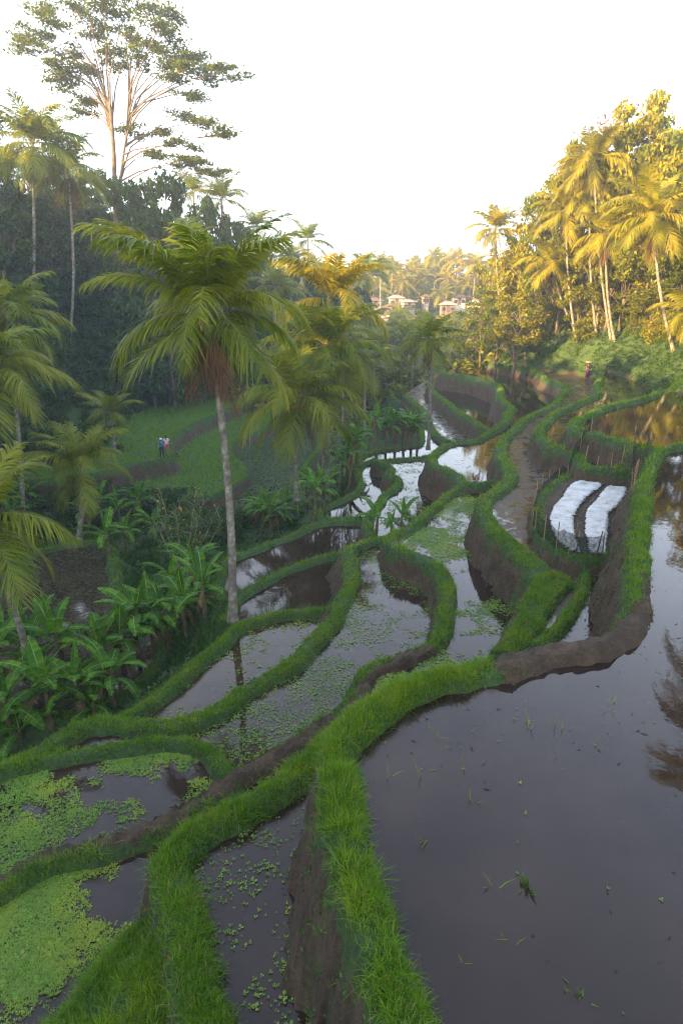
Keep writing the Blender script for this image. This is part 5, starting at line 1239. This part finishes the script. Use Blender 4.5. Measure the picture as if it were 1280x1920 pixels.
# ------------------------------------------------------------------ the village on the far slope
for n_, c in (('plaster', (0.55, 0.50, 0.44)), ('brick_wall', (0.26, 0.16, 0.11)), ('tile_roof', (0.17, 0.095, 0.065)), ('grey_roof', (0.30, 0.27, 0.25)), ('window_glass', (0.02, 0.025, 0.03)), ('timber', (0.12, 0.07, 0.04)), ('cream_wall', (0.44, 0.37, 0.28)), ('thatch', (0.16, 0.12, 0.08))):
    noise_mat(n_, [tuple(q * .75 for q in c), c], 1.5, 0.8, 0.2)
def house(label, px, py, d, w, dp, h, wall, roof, rz=0.0, storeys=1):
    x = PD(px, py, d).x; z = PD(px, py, d).z
    e = empty('village_house', (x, d, z), rz); tag(e, label, 'house')
    gz = float(H(x, d)) - z
    mb = MB(); mb.box((0, 0, -1.6 + (h + 0.0) / 2 + 0.0), (w, dp, h + 3.2)); 
    wl = mb.build('wall', M[wall], e)
    mb = MB(); o = 0.55; rh = w * 0.22; ww = w / 2 + o; dd = dp / 2 + o
    mb.add([(-ww, -dd, h), (ww, -dd, h), (ww, dd, h), (-ww, dd, h), (-ww * .35, 0, h + rh), (ww * .35, 0, h + rh), (-ww, -dd, h - .12), (ww, -dd, h - .12), (ww, dd, h - .12), (-ww, dd, h - .12)],
           [(0, 1, 5, 4), (1, 2, 5), (2, 3, 4, 5), (3, 0, 4), (6, 7, 1, 0), (7, 8, 2, 1), (8, 9, 3, 2), (9, 6, 0, 3), (9, 8, 7, 6)])
    rf = mb.build('roof', M[roof], e)
    mb = MB(); mb.box((0, 0, h + rh + .05), (ww * .75, .25, .2)); mb.build('ridge', M['tile_roof'], rf)
    for st in range(storeys):
        z0 = h - 1.25 - 1.9 * st * (1 if storeys > 1 else 0)
        for k in range(3):
            xx = (-0.3 + 0.3 * k) * w
            if k == 1 and st == storeys - 1:
                mb = MB(); mb.box((xx, -dp / 2 - .03, h - 1.15 - 1.9 * st), (1.0, .08, 2.1)); dr = mb.build('door', M['timber'], e); continue
            mb = MB(); mb.box((xx, -dp / 2 - .02, z0), (1.0, .06, 1.0)); wd = mb.build('window', M['timber'], e)
            mb = MB(); mb.box((xx, -dp / 2 - .055, z0), (.8, .03, .8)); mb.build('pane', M['window_glass'], wd)
    if storeys == 1:
        for sd in (-1, 1):
            mb = MB(); mb.tube([(sd * w * .46, -dd + .1, -1.2), (sd * w * .46, -dd + .1, h - .05)], .09, 6); mb.build('veranda_post', M['timber'], e)
    return e
V = [('cream house with a brown tiled roof at the left end of the village', 702, 578, 196, 5.2, 4.5, 2.7, 'cream_wall', 'tile_roof', .15, 1),
     ('small white house at the front left of the village', 722, 592, 190, 3.6, 3.2, 2.5, 'plaster', 'tile_roof', -.1, 1),
     ('grey-roofed house in the upper left of the village', 742, 572, 202, 5.6, 4.5, 2.6, 'plaster', 'grey_roof', .1, 1),
     ('brick house with a wide dark tiled roof in the left village cluster', 738, 586, 194, 6.2, 4.2, 2.4, 'brick_wall', 'tile_roof', -.15, 1),
     ('pale house with a grey roof at the right end of the left cluster', 764, 580, 198, 5.0, 4.2, 2.7, 'cream_wall', 'grey_roof', .25, 1),
     ('small cream shrine-like house in the middle of the village', 797, 572, 200, 2.6, 2.6, 3.2, 'cream_wall', 'tile_roof', 0, 1),
     ('two-storey cream house with balconies in the right cluster of the village', 890, 596, 188, 7.2, 4.5, 4.8, 'cream_wall', 'grey_roof', -.2, 2),
     ('bright white house with a brown roof above the two-storey house', 858, 572, 202, 5.4, 4.2, 2.9, 'plaster', 'tile_roof', .1, 1),
     ('dark-roofed house left of the two-storey house', 838, 584, 196, 5.8, 4.2, 2.5, 'brick_wall', 'grey_roof', 0, 1),
     ('brown-roofed house right of the bright white house', 882, 570, 204, 4.6, 4.0, 2.6, 'brick_wall', 'tile_roof', -.1, 1),
     ('cream house partly behind the spreading tree at the right of the village', 948, 584, 194, 6.0, 4.2, 3.4, 'cream_wall', 'tile_roof', .1, 1),
     ('small hut with a reddish roof on the valley slope below the village', 922, 628, 160, 4.0, 3.4, 2.2, 'brick_wall', 'tile_roof', -.2, 1),
     ('thatched field hut in the hazy valley at the left', 728, 642, 150, 3.6, 3.2, 2.0, 'brick_wall', 'thatch', .2, 1)]
for a in V: house(*a[:4], a[4] * .72, a[5] * .72, a[6] * .8, *a[7:])

# ------------------------------------------------------------------ overhead cables across the valley
noise_mat('cable_rubber', [(0.02, 0.02, 0.022), (0.03, 0.03, 0.03)], 3, 0.6, 0)
for i, (p0, p1, lab) in enumerate([((640, 448), (1010, 337), 'upper of two thin cables crossing the sky towards the right hillside'), ((600, 460), (1020, 348), 'lower of two thin cables crossing the sky towards the right hillside')]):
    a, b_ = PD(*p0, 118), PD(*p1, 74); pts = []
    for k in range(25):
        u = k / 24 * 1.25 - 0.12; q = a.lerp(b_, u); q.z -= 1.1 * (1 - (2 * u - 1) ** 2) - 0.6; pts.append(q)
    mb = MB(); mb.tube(pts, 0.018, 5); tag(mb.build('overhead_cable', M['cable_rubber']), lab, 'cable')

# ------------------------------------------------------------------ small things in the big pond
def sprig(label, px, py, n, ln, seed, z=-6.0, mat='grass_blade', wide=0.012):
    r = np.random.default_rng(seed); x, y = P(px, py, z)
    v, f = blades(np.zeros(n) + r.normal(0, .03, n), np.zeros(n) + r.normal(0, .03, n), np.zeros(n) - 0.05, ln * (0.6 + 0.6 * r.random(n)), np.full(n, wide), r, 0.55, 2)
    o = obj('water_plant', np_mesh('water_plant', v, f), M[mat]); o.location = (x, y, z); return tag(o, label, 'water plant')
sprig('leafy green plant clump growing in the middle of the big pond', 983, 1660, 16, 0.17, 1, mat='shrub_leaf', wide=0.05)
sprig('small bright plant low in the big pond near the bottom edge', 1083, 1865, 14, 0.13, 2, mat='shrub_leaf', wide=0.03)
for i, (px, py) in enumerate([(802, 1365), (818, 1378), (978, 1352), (992, 1362), (1037, 1360), (1045, 1420), (1058, 1370), (1150, 1320), (890, 1500), (862, 1440), (790, 1450), (802, 1570), (730, 1455), (958, 1770), (930, 1670), (860, 1800), (1140, 1330)]):
    o = sprig('stray rice shoot standing alone in the big pond', px, py, 3, 0.26, 50 + i); o['group'] = 'stray rice shoots in the big pond'
# reddish plant on the cross dyke, fallen frond and logs on the grass
o = sprig('dark red-leaved plant on the small cross dyke of the channel', 888, 898, 12, 0.45, 70, -9.0, 'russet_leaf', 0.08); 
def fallen(label, px, py, z, seed):
    o = obj('fallen_frond', FR['dead'][seed % 2]); p = gpt(px, py, z); p.z = float(H(p.x, p.y)) + 0.1; o.location = p; o.rotation_euler = (0, R(-62), 0.4); o.scale = (0.22,) * 3; tag(o, label, 'frond')
fallen('short dry palm frond lying on the grassy dyke beside the seedbed', 1225, 1018, -5.8, 0)
